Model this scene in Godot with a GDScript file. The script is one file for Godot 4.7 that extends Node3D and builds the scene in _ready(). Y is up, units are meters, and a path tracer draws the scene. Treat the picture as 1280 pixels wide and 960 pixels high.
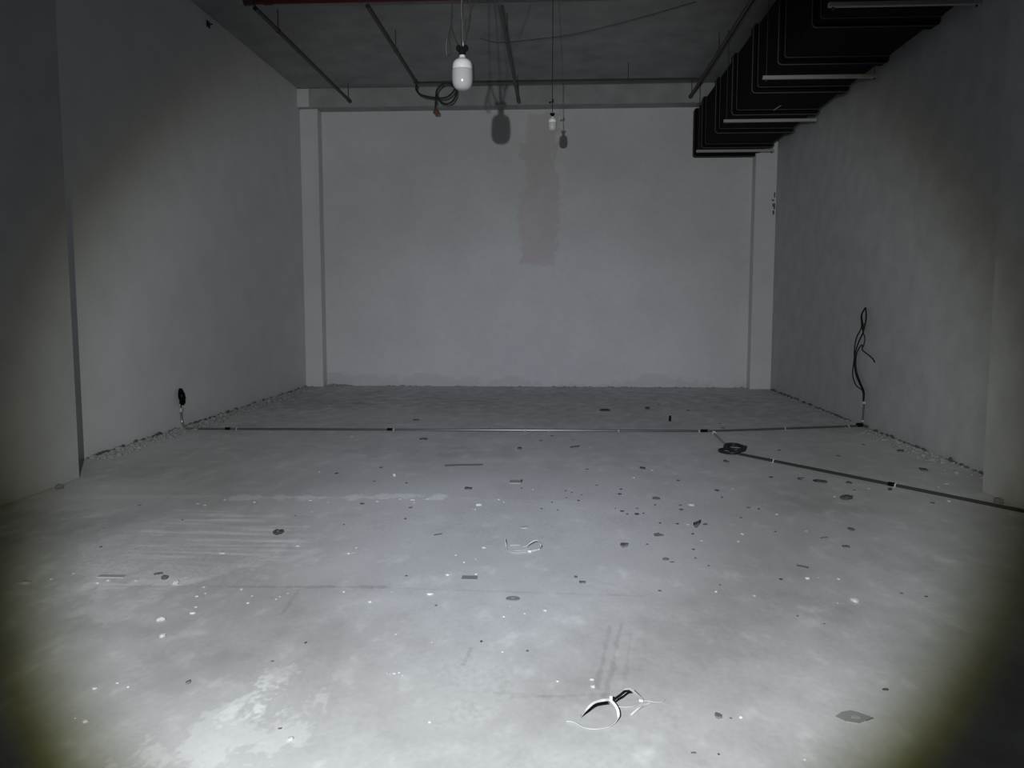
extends Node3D
# A bare concrete shop unit at night, lit only by a head torch worn by the person taking the picture.
# Metres, y up. The camera stands at x = 0, z = 0 and the unit stretches away along -z.

const LEFT := -4.61      # plaster face of the left wall
const RIGHT := 3.80      # cement face of the right wall
const BACK := -15.10     # face of the back wall
const CEIL := 5.30
const BEAM := 4.97       # underside of the beam along the back wall
const TORCH := Vector3(-0.245, 1.80, 0.40)

var M := {}
var taken := {}


# ---------------------------------------------------------------- naming
func numbered(called: String) -> String:
	var n: int = taken.get(called, 0)
	taken[called] = n + 1
	return called if n == 0 else "%s_%03d" % [called, n]


func tag(o: Node3D, label: String, category: String, group := "") -> Node3D:
	o.set_meta("label", label)
	o.set_meta("category", category)
	if group != "":
		o.set_meta("group", group)
	return o


func thing(called: String, label: String, category: String, at := Vector3.ZERO, group := "") -> Node3D:
	var o := Node3D.new()
	o.name = numbered(called)
	add_child(o)
	o.position = at
	tag(o, label, category, group)
	return o


func obj(called: String, mesh: Mesh, mat: Material, parent: Node3D = null, at := Vector3.ZERO) -> MeshInstance3D:
	var o := MeshInstance3D.new()
	o.mesh = mesh
	o.material_override = mat
	o.cast_shadow = GeometryInstance3D.SHADOW_CASTING_SETTING_ON
	o.position = at
	if parent == null:
		o.name = numbered(called)
		add_child(o)
	else:
		o.name = called
		parent.add_child(o, true)
	return o


func struct(called: String, mesh: Mesh, mat: Material) -> MeshInstance3D:
	var o := obj(called, mesh, mat)
	o.set_meta("kind", "structure")
	return o


# ---------------------------------------------------------------- mesh helpers (front faces run clockwise)
func begin() -> SurfaceTool:
	var st := SurfaceTool.new()
	st.begin(Mesh.PRIMITIVE_TRIANGLES)
	return st


func vert(st: SurfaceTool, p: Vector3, n: Vector3, uv := Vector2.ZERO) -> void:
	st.set_normal(n)
	st.set_uv(uv)
	st.add_vertex(p)


func tri(st: SurfaceTool, a: Vector3, b: Vector3, c: Vector3, na: Vector3, nb: Vector3, nc: Vector3) -> void:
	if (b - a).cross(c - a).dot(na + nb + nc) > 0.0:
		vert(st, a, na); vert(st, c, nc); vert(st, b, nb)
	else:
		vert(st, a, na); vert(st, b, nb); vert(st, c, nc)


func quad(st: SurfaceTool, a: Vector3, b: Vector3, c: Vector3, d: Vector3, n: Vector3) -> void:
	tri(st, a, b, c, n, n, n)
	tri(st, a, c, d, n, n, n)


func add_box(st: SurfaceTool, lo: Vector3, hi: Vector3, bevel := 0.0) -> void:
	# a box whose twelve edges are cut by small chamfers
	var c := (lo + hi) * 0.5
	var h := (hi - lo) * 0.5
	var e := minf(bevel, minf(h.x, minf(h.y, h.z)) * 0.9)
	for ax in 3:
		for s in [-1.0, 1.0]:
			var n := Vector3.ZERO
			n[ax] = s
			var u := (ax + 1) % 3
			var w := (ax + 2) % 3
			var p: Array[Vector3] = []
			for k in [[-1, -1], [1, -1], [1, 1], [-1, 1]]:
				var q := Vector3.ZERO
				q[ax] = s * h[ax]
				q[u] = k[0] * (h[u] - e)
				q[w] = k[1] * (h[w] - e)
				p.append(c + q)
			quad(st, p[0], p[1], p[2], p[3], n)
	if e <= 0.0:
		return
	for ax in 3:      # edges that run along ax
		var u := (ax + 1) % 3
		var w := (ax + 2) % 3
		for su in [-1.0, 1.0]:
			for sw in [-1.0, 1.0]:
				var n := Vector3.ZERO
				n[u] = su
				n[w] = sw
				n = n.normalized()
				var p: Array[Vector3] = []
				for k in [[-1, 0], [1, 0], [1, 1], [-1, 1]]:
					var q := Vector3.ZERO
					q[ax] = k[0] * (h[ax] - e)
					q[u] = su * (h[u] - (e if k[1] == 1 else 0.0))
					q[w] = sw * (h[w] - (0.0 if k[1] == 1 else e))
					p.append(c + q)
				quad(st, p[0], p[1], p[2], p[3], n)
	for sx in [-1.0, 1.0]:
		for sy in [-1.0, 1.0]:
			for sz in [-1.0, 1.0]:
				var n := Vector3(sx, sy, sz).normalized()
				tri(st, c + Vector3(sx * h.x, sy * (h.y - e), sz * (h.z - e)), c + Vector3(sx * (h.x - e), sy * h.y, sz * (h.z - e)), c + Vector3(sx * (h.x - e), sy * (h.y - e), sz * h.z), n, n, n)


func box(lo: Vector3, hi: Vector3, bevel := 0.0) -> ArrayMesh:
	var st := begin()
	add_box(st, lo, hi, bevel)
	return st.commit()


func panel_uv(p0: Vector3, ux: Vector3, uy: Vector3, n: Vector3, depth: float) -> ArrayMesh:
	# a slab: its face is textured once from corner p0 along ux and uy; it is «depth» thick behind the face
	var st := begin()
	var q: Array[Vector3] = [p0, p0 + ux, p0 + ux + uy, p0 + uy]
	var uv: Array[Vector2] = [Vector2(0, 0), Vector2(1, 0), Vector2(1, 1), Vector2(0, 1)]
	var order: Array = [0, 1, 2, 0, 2, 3]
	if ux.cross(uy).dot(n) > 0.0:
		order = [0, 2, 1, 0, 3, 2]
	for i in order:
		vert(st, q[i], n, uv[i])
	var b := -n * depth
	quad(st, q[0] + b, q[1] + b, q[2] + b, q[3] + b, -n)
	for i in 4:
		var j := (i + 1) % 4
		var out := ((q[i] + q[j]) * 0.5 - (q[0] + q[2]) * 0.5).normalized()
		quad(st, q[i], q[j], q[j] + b, q[i] + b, out)
	return st.commit()


func smooth_path(p: Array, steps := 6) -> PackedVector3Array:
	# Catmull-Rom through the points
	var out := PackedVector3Array()
	for i in p.size() - 1:
		var a: Vector3 = p[maxi(i - 1, 0)]
		var b: Vector3 = p[i]
		var c: Vector3 = p[i + 1]
		var d: Vector3 = p[mini(i + 2, p.size() - 1)]
		for k in steps:
			out.append(b.cubic_interpolate(c, a, d, float(k) / steps))
	out.append(p[p.size() - 1])
	return out


func add_tube(st: SurfaceTool, path: PackedVector3Array, r: float, sides := 8) -> void:
	var n := path.size()
	var rings: Array = []
	var t0 := (path[1] - path[0]).normalized()
	var side := t0.cross(Vector3.UP if absf(t0.y) < 0.9 else Vector3.RIGHT).normalized()
	for i in n:
		var t := (path[mini(i + 1, n - 1)] - path[maxi(i - 1, 0)]).normalized()
		side = (side - t * side.dot(t)).normalized()
		var up := side.cross(t).normalized()
		var ring := PackedVector3Array()
		for k in sides:
			var a := TAU * k / sides
			ring.append(side * cos(a) + up * sin(a))
		rings.append(ring)
	for i in n - 1:
		for k in sides:
			var j := (k + 1) % sides
			var na: Vector3 = rings[i][k]
			var nb: Vector3 = rings[i][j]
			var nc: Vector3 = rings[i + 1][j]
			var nd: Vector3 = rings[i + 1][k]
			tri(st, path[i] + na * r, path[i] + nb * r, path[i + 1] + nc * r, na, nb, nc)
			tri(st, path[i] + na * r, path[i + 1] + nc * r, path[i + 1] + nd * r, na, nc, nd)
	for e in [0, n - 1]:
		var nrm := (path[0] - path[1]).normalized() if e == 0 else (path[n - 1] - path[n - 2]).normalized()
		for k in range(1, sides - 1):
			tri(st, path[e] + rings[e][0] * r, path[e] + rings[e][k] * r, path[e] + rings[e][k + 1] * r, nrm, nrm, nrm)


func tube(points: Array, r: float, sides := 8, steps := 6) -> ArrayMesh:
	var st := begin()
	add_tube(st, smooth_path(points, steps) if points.size() > 2 and steps > 1 else PackedVector3Array(points), r, sides)
	return st.commit()


func add_lathe(st: SurfaceTool, prof: Array, seg := 32, at := Vector3.ZERO) -> void:
	# prof: Vector2(radius, height) from bottom to top
	var nn: Array[Vector2] = []
	for i in prof.size():
		var a: Vector2 = prof[maxi(i - 1, 0)]
		var b: Vector2 = prof[mini(i + 1, prof.size() - 1)]
		nn.append(Vector2(b.y - a.y, a.x - b.x).normalized())
	for i in prof.size() - 1:
		for k in seg:
			var a0 := TAU * k / seg
			var a1 := TAU * (k + 1) / seg
			var d0 := Vector3(cos(a0), 0, sin(a0))
			var d1 := Vector3(cos(a1), 0, sin(a1))
			var p: Vector2 = prof[i]
			var q: Vector2 = prof[i + 1]
			var up := Vector3.UP
			var A := at + d0 * p.x + up * p.y
			var B := at + d1 * p.x + up * p.y
			var C := at + d1 * q.x + up * q.y
			var D := at + d0 * q.x + up * q.y
			var nA := d0 * nn[i].x + up * nn[i].y
			var nB := d1 * nn[i].x + up * nn[i].y
			var nC := d1 * nn[i + 1].x + up * nn[i + 1].y
			var nD := d0 * nn[i + 1].x + up * nn[i + 1].y
			if p.x > 0.00001:
				tri(st, A, B, C, nA, nB, nC)
			if q.x > 0.00001:
				tri(st, A, C, D, nA, nC, nD)


func lathe(prof: Array, seg := 32) -> ArrayMesh:
	var st := begin()
	add_lathe(st, prof, seg)
	return st.commit()


func add_lump(st: SurfaceTool, rng: RandomNumberGenerator, at: Vector3, size: Vector3, seg := 7, spin := true) -> void:
	# an irregular broken pebble that sits on the ground at «at»
	var rows := 4
	var g: Array = []
	var turn := rng.randf() * TAU if spin else 0.0
	for i in rows + 1:
		var ring := PackedVector3Array()
		var v := float(i) / rows
		for k in seg:
			var a := TAU * k / seg
			var rad := sin(PI * (0.12 + 0.80 * v)) * rng.randf_range(0.72, 1.12)
			var y := (1.0 - cos(PI * v)) * 0.5 * rng.randf_range(0.86, 1.08)
			var q := Vector3(cos(a) * rad * size.x * 0.5, y * size.y, sin(a) * rad * size.z * 0.5)
			ring.append(at + q.rotated(Vector3.UP, turn))
		g.append(ring)
	var mid := at + Vector3(0, size.y * 0.5, 0)
	for i in rows:
		for k in seg:
			var j := (k + 1) % seg
			for f in [[g[i][k], g[i][j], g[i + 1][j]], [g[i][k], g[i + 1][j], g[i + 1][k]]]:
				var nrm: Vector3 = (f[1] - f[0]).cross(f[2] - f[0]).normalized()
				if nrm.length() < 0.5:
					continue
				if nrm.dot((f[0] + f[1] + f[2]) / 3.0 - mid) < 0.0:
					nrm = -nrm
				tri(st, f[0], f[1], f[2], nrm, nrm, nrm)
	for k in range(1, seg - 1):
		tri(st, g[rows][0], g[rows][k], g[rows][k + 1], Vector3.UP, Vector3.UP, Vector3.UP)


func lump(seed_: int, size: Vector3, seg := 7) -> ArrayMesh:
	var rng := RandomNumberGenerator.new()
	rng.seed = seed_
	var st := begin()
	add_lump(st, rng, Vector3.ZERO, size, seg)
	return st.commit()


func flake(seed_: int, w: float, d: float, h: float, curl := 0.0, sides := 9) -> ArrayMesh:
	# a torn flat scrap: ragged outline, some thickness, one side curling up
	var rng := RandomNumberGenerator.new()
	rng.seed = seed_
	var rim := PackedVector3Array()
	for k in sides:
		var a := TAU * k / sides
		var rr := rng.randf_range(0.5, 1.1)
		var x := cos(a) * rr * w * 0.5
		var z := sin(a) * rr * d * 0.5
		rim.append(Vector3(x, curl * pow(clampf(x / (w * 0.5) * 0.5 + 0.5, 0.0, 1.0), 2.0) + rng.randf() * h * 0.25, z))
	var st := begin()
	var up := Vector3(0, h, 0)
	var mid := Vector3(0, curl * 0.25 + h * 0.15, 0)
	for k in sides:
		var j := (k + 1) % sides
		var n := (rim[j] - mid).cross(rim[k] - mid).normalized()
		if n.y < 0.0:
			n = -n
		tri(st, mid + up, rim[k] + up, rim[j] + up, n, n, n)
		tri(st, mid, rim[k], rim[j], -n, -n, -n)
		var o := ((rim[k] + rim[j]) * 0.5 - mid)
		o.y = 0.0
		quad(st, rim[k], rim[j], rim[j] + up, rim[k] + up, o.normalized())
	return st.commit()


func add_ribbon(st: SurfaceTool, path: PackedVector3Array, width: float, thick: float, lean: float) -> void:
	# a flat strap; lean 0 lies flat, 1 stands on its edge
	var n := path.size()
	var L := PackedVector3Array()
	var R := PackedVector3Array()
	var N := PackedVector3Array()
	for i in n:
		var t := (path[mini(i + 1, n - 1)] - path[maxi(i - 1, 0)]).normalized()
		var side := t.cross(Vector3.UP).normalized()
		var w := (side * (1.0 - lean) + Vector3.UP * lean).normalized()
		L.append(path[i] - w * width * 0.5)
		R.append(path[i] + w * width * 0.5)
		N.append(w.cross(t).normalized())
	for i in n - 1:
		for s in [-1.0, 1.0]:
			var a: Vector3 = N[i] * s
			var b: Vector3 = N[i + 1] * s
			var h: float = thick * 0.5
			tri(st, L[i] + a * h, R[i] + a * h, R[i + 1] + b * h, a, a, b)
			tri(st, L[i] + a * h, R[i + 1] + b * h, L[i + 1] + b * h, a, b, b)
		var e := (R[i] - L[i]).normalized()
		var k := N[i] * thick * 0.5
		var m := N[i + 1] * thick * 0.5
		quad(st, R[i] - k, R[i] + k, R[i + 1] + m, R[i + 1] - m, e)
		quad(st, L[i] - k, L[i] + k, L[i + 1] + m, L[i + 1] - m, -e)


func ribbon(points: Array, width: float, thick: float, lean: float) -> ArrayMesh:
	var st := begin()
	add_ribbon(st, smooth_path(points, 8), width, thick, lean)
	return st.commit()


# ---------------------------------------------------------------- materials
func plain(c: float, rough: float, tint := Color(1, 1, 1), metal := 0.0) -> StandardMaterial3D:
	# c is the linear (real-world) reflectance
	var m := StandardMaterial3D.new()
	m.albedo_color = Color(c * tint.r, c * tint.g, c * tint.b).linear_to_srgb()
	m.roughness = rough
	m.metallic = metal
	m.metallic_specular = 0.4
	return m


func noise(seed_: int, freq: float, octaves := 4, type := FastNoiseLite.TYPE_SIMPLEX_SMOOTH) -> FastNoiseLite:
	var n := FastNoiseLite.new()
	n.seed = seed_
	n.noise_type = type
	n.frequency = freq
	n.fractal_octaves = octaves
	n.fractal_gain = 0.55
	return n


func to_tex(bytes: PackedByteArray, w: int, h: int) -> ImageTexture:
	return ImageTexture.create_from_image(Image.create_from_data(w, h, false, Image.FORMAT_L8, bytes))


func srgb8(lin: float) -> int:
	var l := clampf(lin, 0.0, 1.0)
	return int((1.055 * pow(l, 0.41667) - 0.055 if l > 0.0031308 else l * 12.92) * 255.0 + 0.5)


func srgb_table(top: float) -> PackedByteArray:
	# 4096 linear steps up to «top» as sRGB bytes
	var t := PackedByteArray()
	t.resize(4096)
	for i in 4096:
		t[i] = srgb8(float(i) / 4095.0 * top)
	return t


func mottled(seed_: int, mean: float, swing: float, metres: float, rough: float, relief: float, freq := 0.012) -> StandardMaterial3D:
	# cement or paint whose tone wanders, laid on by world position
	var a := noise(seed_, freq, 5).get_seamless_image(512, 512).get_data()
	var b := noise(seed_ + 7, freq * 9.0, 3).get_seamless_image(512, 512).get_data()
	var px := PackedByteArray()
	px.resize(512 * 512)
	var table := srgb_table(1.0)
	for i in px.size():
		var v := mean * (1.0 + swing * ((a[i] - 128) * 0.0078 + (b[i] - 128) * 0.0022))
		px[i] = table[clampi(int(v * 4095.0), 0, 4095)]
	var m := plain(1.0, rough)
	m.albedo_texture = to_tex(px, 512, 512)
	m.uv1_triplanar = true
	m.uv1_world_triplanar = true
	m.uv1_scale = Vector3.ONE / metres
	if relief > 0.0:
		m.heightmap_enabled = true
		m.heightmap_texture = to_tex(b, 512, 512)
		m.heightmap_scale = relief
	return m


# ---------------------------------------------------------------- surface textures
func floor_material() -> StandardMaterial3D:
	# bare screed: cloudy grey with chalk dust, trowel streaks, joints and drag marks. Covers x -4.8..4.0, z -2.0..-15.2
	var n := 2048
	var size := Vector2(8.8, 13.2)
	var broad := noise(11, 0.0032, 4)
	var cloud := broad.get_image(n, n).get_data()
	var mid_n := noise(23, 0.016, 4)
	var mid := mid_n.get_image(n, n).get_data()
	var grain := noise(37, 0.12, 3).get_image(n, n).get_data()
	var tone := PackedFloat32Array()
	tone.resize(n * n)
	for i in n * n:
		var fine := mid[i] - 128
		var v := 1.0 + (cloud[i] - 128) * 0.0012 + fine * 0.0011 + (grain[i] - 128) * 0.0005
		if fine > 38:
			v += (fine - 38) * 0.0030      # powdery spots
		tone[i] = v
	var relief := noise(41, 0.09, 4).get_image(n, n)
	relief.convert(Image.FORMAT_L8)
	var high := relief.get_data()
	for i in n * n:
		high[i] = 100 + ((high[i] - 128) >> 2) + ((mid[i] - 128) >> 3)
	# every mark below: where it lies on the floor, how large, how much paler or darker than the screed (last two: painted light)
	var patches := [
		[-1.135, -2.923, 0.088, 0.144, 0.14, 1.2, 0.35],
		[-2.300, -4.750, 0.746, 0.964, 0.34, 0.9, 0.0],
		[-2.661, -4.682, 0.434, 0.710, 0.12, 0.9, 0.0],
		[-0.332, -3.132, 0.237, 0.305, 0.13, 0.9, 0.0],
		[-0.393, -2.872, 0.190, 0.160, 0.12, 0.9, 0.0],
		[-0.091, -2.619, 0.176, 0.111, 0.08, 0.9, 0.0],
		[-0.617, -3.116, 0.136, 0.157, 0.06, 0.9, 0.0],
		[-0.777, -8.209, 0.504, 0.436, -0.20, 0.6, 0.0],
		[-0.667, -7.869, 0.468, 0.160, 0.18, 0.8, 0.0],
		[-0.767, -9.054, 0.358, 0.265, 0.15, 0.8, 0.0],
		[-1.848, -8.241, 0.458, 0.308, -0.14, 0.7, 0.0],
		[1.824, -6.178, 0.449, 0.346, -0.14, 0.8, 0.0],
		[2.112, -6.732, 0.350, 0.176, -0.10, 0.8, 0.0],
		[-3.747, -12.772, 1.170, 1.478, -0.22, 0.7, 0.0],
		[-1.654, -12.358, 0.853, 0.593, -0.12, 0.7, 0.0],
		[-1.667, -10.839, 0.645, 0.304, 0.14, 0.8, 0.0],
		[-3.326, -13.135, 0.794, 0.335, 0.16, 0.8, 0.0],
		[0.046, -12.981, 3.299, 1.309, -0.10, 0.7, 0.0],
		[-3.490, -5.363, 0.574, 0.410, -0.18, 0.7, 0.0],
		[-3.360, -6.431, 0.575, 0.187, 0.12, 0.8, 0.0],
		[-3.786, -7.119, 0.478, 0.328, -0.12, 0.8, 0.0],
		[-2.141, -4.413, 0.548, 0.151, 0.16, 0.9, 0.0],
		[-1.487, -4.669, 0.448, 0.423, 0.12, 0.9, 0.0],
		[-2.124, -3.859, 0.316, 0.212, 0.12, 0.9, 0.2],
		[-2.104, -3.605, 0.258, 0.118, -0.08, 0.9, 0.2],
		[-0.958, -4.035, 0.257, 0.105, 0.10, 0.9, 0.0],
		[0.280, -4.346, 0.402, 0.220, 0.07, 0.9, 0.0],
		[0.557, -3.613, 0.269, 0.254, -0.05, 0.9, 0.0],
		[0.451, -2.889, 0.191, 0.119, 0.07, 0.9, 0.0],
		[0.122, -2.607, 0.175, 0.088, 0.10, 0.9, 0.0],
		[1.286, -6.460, 0.394, 0.324, 0.06, 0.9, 0.0],
		[-1.457, -3.178, 0.332, 0.196, -0.08, 0.9, 0.0],
		[0.018, -3.186, 0.205, 0.197, -0.04, 0.9, 0.0],
		[-0.879, -3.534, 0.344, 0.243, -0.04, 0.9, 0.0],
		[2.050, -4.864, 0.320, 0.214, -0.10, 0.9, 0.0],
		[1.567, -3.956, 0.263, 0.182, -0.06, 0.9, 0.0],
		[1.251, -4.045, 0.174, 0.191, -0.07, 0.9, 0.0],
		[0.807, -7.950, 0.474, 0.409, -0.08, 0.9, 0.0],
		[1.829, -7.428, 0.454, 0.214, 0.08, 0.9, 0.0],
		[-2.449, -10.955, 0.880, 0.544, 0.08, 0.9, 0.0],
		[-0.367, -4.889, 0.299, 0.155, 0.06, 0.9, 0.0],
		[-1.216, -5.386, 0.333, 0.263, 0.06, 0.9, 0.0],
		[-0.265, -5.870, 1.766, 1.338, 0.13, 0.6, 0.0],  # no mark: torch light on the mid floor painted into the tone
		[-0.367, -6.655, 1.327, 0.745, 0.08, 0.6, 0.0],  # more of the same painted torch light, farther out
	]
	for p in patches:
		var rot: float = p[6]
		var cx: float = (p[0] + 4.8) / size.x * n
		var cy: float = (-p[1] - 2.0) / size.y * n
		var rx: float = p[2] / size.x * n
		var ry: float = p[3] / size.y * n
		var reach := int(maxf(rx, ry) * 1.5) + 2
		for y in range(maxi(0, int(cy) - reach), mini(n, int(cy) + reach)):
			for x in range(maxi(0, int(cx) - reach), mini(n, int(cx) + reach)):
				var dx := x - cx
				var dy := y - cy
				var u := (dx * cos(rot) - dy * sin(rot)) / rx
				var w := (dx * sin(rot) + dy * cos(rot)) / ry
				var d := u * u + w * w
				if d > 2.2:
					continue
				var i := y * n + x
				d += ((mid[i] - 128) * 0.012 + (grain[i] - 128) * 0.005) * p[5]
				var f := clampf((1.0 - d) * 1.5, 0.0, 1.0)
				tone[i] += p[4] * f * (0.8 + (grain[i] - 128) * 0.004)
	# trowel streaks of the patch at the left, running across the room
	var streak := noise(59, 0.05, 2)
	for y in range(int(2.0 / size.y * n), int(4.6 / size.y * n)):
		for x in range(int(1.2 / size.x * n), int(4.3 / size.x * n)):
			var wx := float(x) / n * size.x - 4.8
			var wz := -2.0 - float(y) / n * size.y
			var du := (wx + 2.2 - (wz + 5.1) * 0.35) / 0.72
			var dv := (wz + 5.15) / 0.80
			var f := clampf(1.4 * (1.0 - du * du - dv * dv), 0.0, 1.0)
			if f > 0.0:
				var s := streak.get_noise_2d(x * 0.09, y * 1.25)
				tone[y * n + x] += f * (0.05 + 0.75 * maxf(s, 0.0) - 0.22 * maxf(-s, 0.0))
				high[y * n + x] = clampi(int(high[y * n + x] + f * s * 26.0), 0, 255)
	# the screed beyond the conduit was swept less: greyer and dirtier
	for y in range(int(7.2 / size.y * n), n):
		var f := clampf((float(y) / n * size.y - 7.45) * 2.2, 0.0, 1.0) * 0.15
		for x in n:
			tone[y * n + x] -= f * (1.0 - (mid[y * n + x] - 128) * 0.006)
	# this side of the chalky ridge a second pour lies, paler
	var edge_y := (6.260296504463627 - 2.0) / size.y * n
	for y in range(int(edge_y) - 200, int(edge_y) + 2):
		for x in range(0, int(0.62 * n)):
			var i := y * n + x
			var f := clampf((edge_y + (grain[i] - 128) * 0.02 - y) * 0.4, 0.0, 1.0) * clampf((y - edge_y + 200) / 120.0, 0.0, 1.0) * clampf((0.62 * n - x) / 160.0, 0.0, 1.0)
			tone[i] += 0.10 * f
	var lines := [
		[-1.138, -3.180, -1.112, -2.862, 0.050, 0.26, 1.6, 0.3],
		[-1.137, -2.987, -1.163, -2.479, 0.105, 0.30, 1.5, 0.3],
		[-3.607, -6.137, -2.731, -6.239, 0.05, 0.20, 1.0, 0.3],
		[-2.471, -6.199, -0.945, -6.310, 0.055, 0.50, 1.4, 0.6],
		[-0.945, -6.310, -0.657, -6.272, 0.030, 0.18, 1.0, 0.2],
		[-2.473, -4.181, -1.974, -4.247, 0.05, 0.35, 1.0, 0.3],
		[-2.416, -4.159, -0.917, -4.229, 0.011, -0.24, 1.3, -0.5],
		[-0.914, -4.217, 0.434, -4.170, 0.008, -0.12, 0.6, -0.3],
		[0.251, -3.754, 0.158, -3.111, 0.008, -0.14, 0.8, -0.2],
		[0.306, -3.786, 0.189, -3.047, 0.010, -0.16, 0.8, -0.2],
		[0.341, -3.674, 0.277, -3.201, 0.007, -0.10, 0.8, -0.2],
		[-0.374, -3.475, -0.389, -3.297, 0.006, -0.18, 0.7, -0.2],
		[-1.362, -4.155, -1.333, -3.817, 0.007, -0.14, 0.7, -0.2],
		[-0.225, -3.063, 0.017, -3.037, 0.012, -0.10, 1.0, -0.2],
		[-0.167, -3.027, 0.203, -3.073, 0.008, -0.09, 1.0, -0.2],
		[1.805, -4.164, 1.895, -3.778, 0.008, 0.14, 0.8, 0.1],
		[1.855, -4.145, 1.946, -4.127, 0.008, 0.14, 0.8, 0.1],
		[1.277, -3.366, 1.356, -3.318, 0.012, 0.08, 0.8, 0.1],
		[0.777, -4.794, 1.113, -4.635, 0.010, 0.07, 0.9, 0.1],
		[0.021, -4.436, 0.358, -4.250, 0.014, 0.07, 0.9, 0.1],
		[-0.448, -6.897, -0.297, -6.874, 0.020, 0.25, 0.4, 0.2],
		[-1.948, -5.597, -1.353, -5.742, 0.030, -0.10, 0.9, 0.0],
		[-0.699, -9.339, 0.034, -8.781, 0.012, -0.12, 0.9, 0.0],
		[0.729, -7.945, 0.994, -7.603, 0.012, -0.14, 0.9, 0.0],
		[0.829, -7.445, 1.078, -7.684, 0.010, -0.12, 0.9, 0.0],
	]
	for l in lines:
		var a := Vector2((l[0] + 4.8) / size.x * n, (-l[1] - 2.0) / size.y * n)
		var b := Vector2((l[2] + 4.8) / size.x * n, (-l[3] - 2.0) / size.y * n)
		var half := maxf(l[4] / size.x * n, 1.1)
		var lo := Vector2(minf(a.x, b.x), minf(a.y, b.y)) - Vector2(1, 1) * (half * 3.0 + 2.0)
		var hi := Vector2(maxf(a.x, b.x), maxf(a.y, b.y)) + Vector2(1, 1) * (half * 3.0 + 2.0)
		var ab := b - a
		for y in range(maxi(0, int(lo.y)), mini(n, int(hi.y))):
			for x in range(maxi(0, int(lo.x)), mini(n, int(hi.x))):
				var t := clampf((Vector2(x, y) - a).dot(ab) / ab.length_squared(), 0.0, 1.0)
				var off := a + ab * t - Vector2(x, y)
				off.y *= 1.5
				var i := y * n + x
				var d: float = off.length() / half + (mid[i] - 128) * 0.016 * l[6] + (grain[i] - 128) * 0.006 * l[6]
				var f := clampf(1.4 - d, 0.0, 1.0)
				if f > 0.0:
					tone[i] += l[5] * f
					high[i] = clampi(int(high[i] + f * l[7] * 60.0), 0, 255)
	var px := PackedByteArray()
	px.resize(n * n)
	var table := srgb_table(1.0)
	for i in n * n:
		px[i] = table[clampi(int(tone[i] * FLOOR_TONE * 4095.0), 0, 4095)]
	var m := plain(1.0, 0.92)
	m.metallic_specular = 0.3
	m.albedo_texture = to_tex(px, n, n)
	m.uv1_scale = Vector3(1.0 / size.x, 1.0 / size.y, 1)
	m.uv1_offset = Vector3(4.8 / size.x, -2.0 / size.y, 0)
	m.heightmap_enabled = true
	m.heightmap_texture = to_tex(high, n, n)
	m.heightmap_scale = 0.28
	m.rim_enabled = true
	m.rim = 0.35
	m.rim_tint = 0.0
	return m

const FLOOR_TONE := 0.47


func back_wall_material() -> StandardMaterial3D:
	# white emulsion with a patch of bare damp plaster in the middle and dirt along the foot
	var w := 1024
	var h := 608
	var a := noise(71, 0.006, 4).get_image(w, h).get_data()
	var b := noise(73, 0.05, 3).get_image(w, h).get_data()
	var patch := PackedVector2Array([
		Vector2(-0.560, 4.968),
		Vector2(-0.559, 4.424),
		Vector2(-0.703, 4.411),
		Vector2(-0.702, 4.145),
		Vector2(-0.559, 4.129),
		Vector2(-0.572, 3.551),
		Vector2(-0.673, 3.439),
		Vector2(-0.738, 3.069),
		Vector2(-0.687, 2.812),
		Vector2(-0.672, 2.267),
		Vector2(-0.055, 2.279),
		Vector2(0.008, 2.809),
		Vector2(0.026, 3.391),
		Vector2(-0.012, 3.773),
		Vector2(-0.078, 4.139),
		Vector2(-0.030, 4.418),
		Vector2(-0.018, 4.961),
	])
	var px := PackedByteArray()
	px.resize(w * h)
	var table := srgb_table(1.0)
	var stain := PackedFloat32Array()
	stain.resize(w * h)
	for y in h:
		var wy := float(y) / h * BEAM
		for x in w:
			var i := y * w + x
			var wx := LEFT + float(x) / w * (RIGHT - LEFT)
			var v := PAINT * (1.0 + (a[i] - 128) * 0.0004 + (b[i] - 128) * 0.00025)
			if wy < 0.24:
				var d := wy - 0.10 - (a[i] - 128) * 0.0016 - (b[i] - 128) * 0.0008
				v *= 1.0 - 0.13 * clampf(1.0 - d * 14.0, 0.0, 1.0)
			stain[i] = 0.0
			if wx > -0.9 and wx < 0.35 and wy > 2.0:
				var q := Vector2(wx + (b[i] - 128) * 0.0007, wy + (a[i] - 128) * 0.001)
				if Geometry2D.is_point_in_polygon(q, patch):
					stain[i] = 1.0
				elif wx > -0.13 and wx < -0.05 and wy < 2.4:
					stain[i] = 0.25
			px[i] = table[clampi(int(v * 4095.0), 0, 4095)]
	var im := Image.create(w, h, false, Image.FORMAT_RGB8)
	for y in h:
		for x in w:
			var i := y * w + x
			var s := 0.0
			for o in [[-2, 0], [2, 0], [0, -2], [0, 2], [0, 0]]:
				s += stain[clampi(y + o[1], 0, h - 1) * w + clampi(x + o[0], 0, w - 1)] * 0.2
			var g := px[i] / 255.0
			im.set_pixel(x, y, Color(g * (1.0 - 0.028 * s), g * (1.0 - 0.060 * s), g * (1.0 - 0.062 * s)))
	var m := plain(1.0, 0.75)
	m.albedo_texture = ImageTexture.create_from_image(im)
	return m

const PAINT := 0.72


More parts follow.
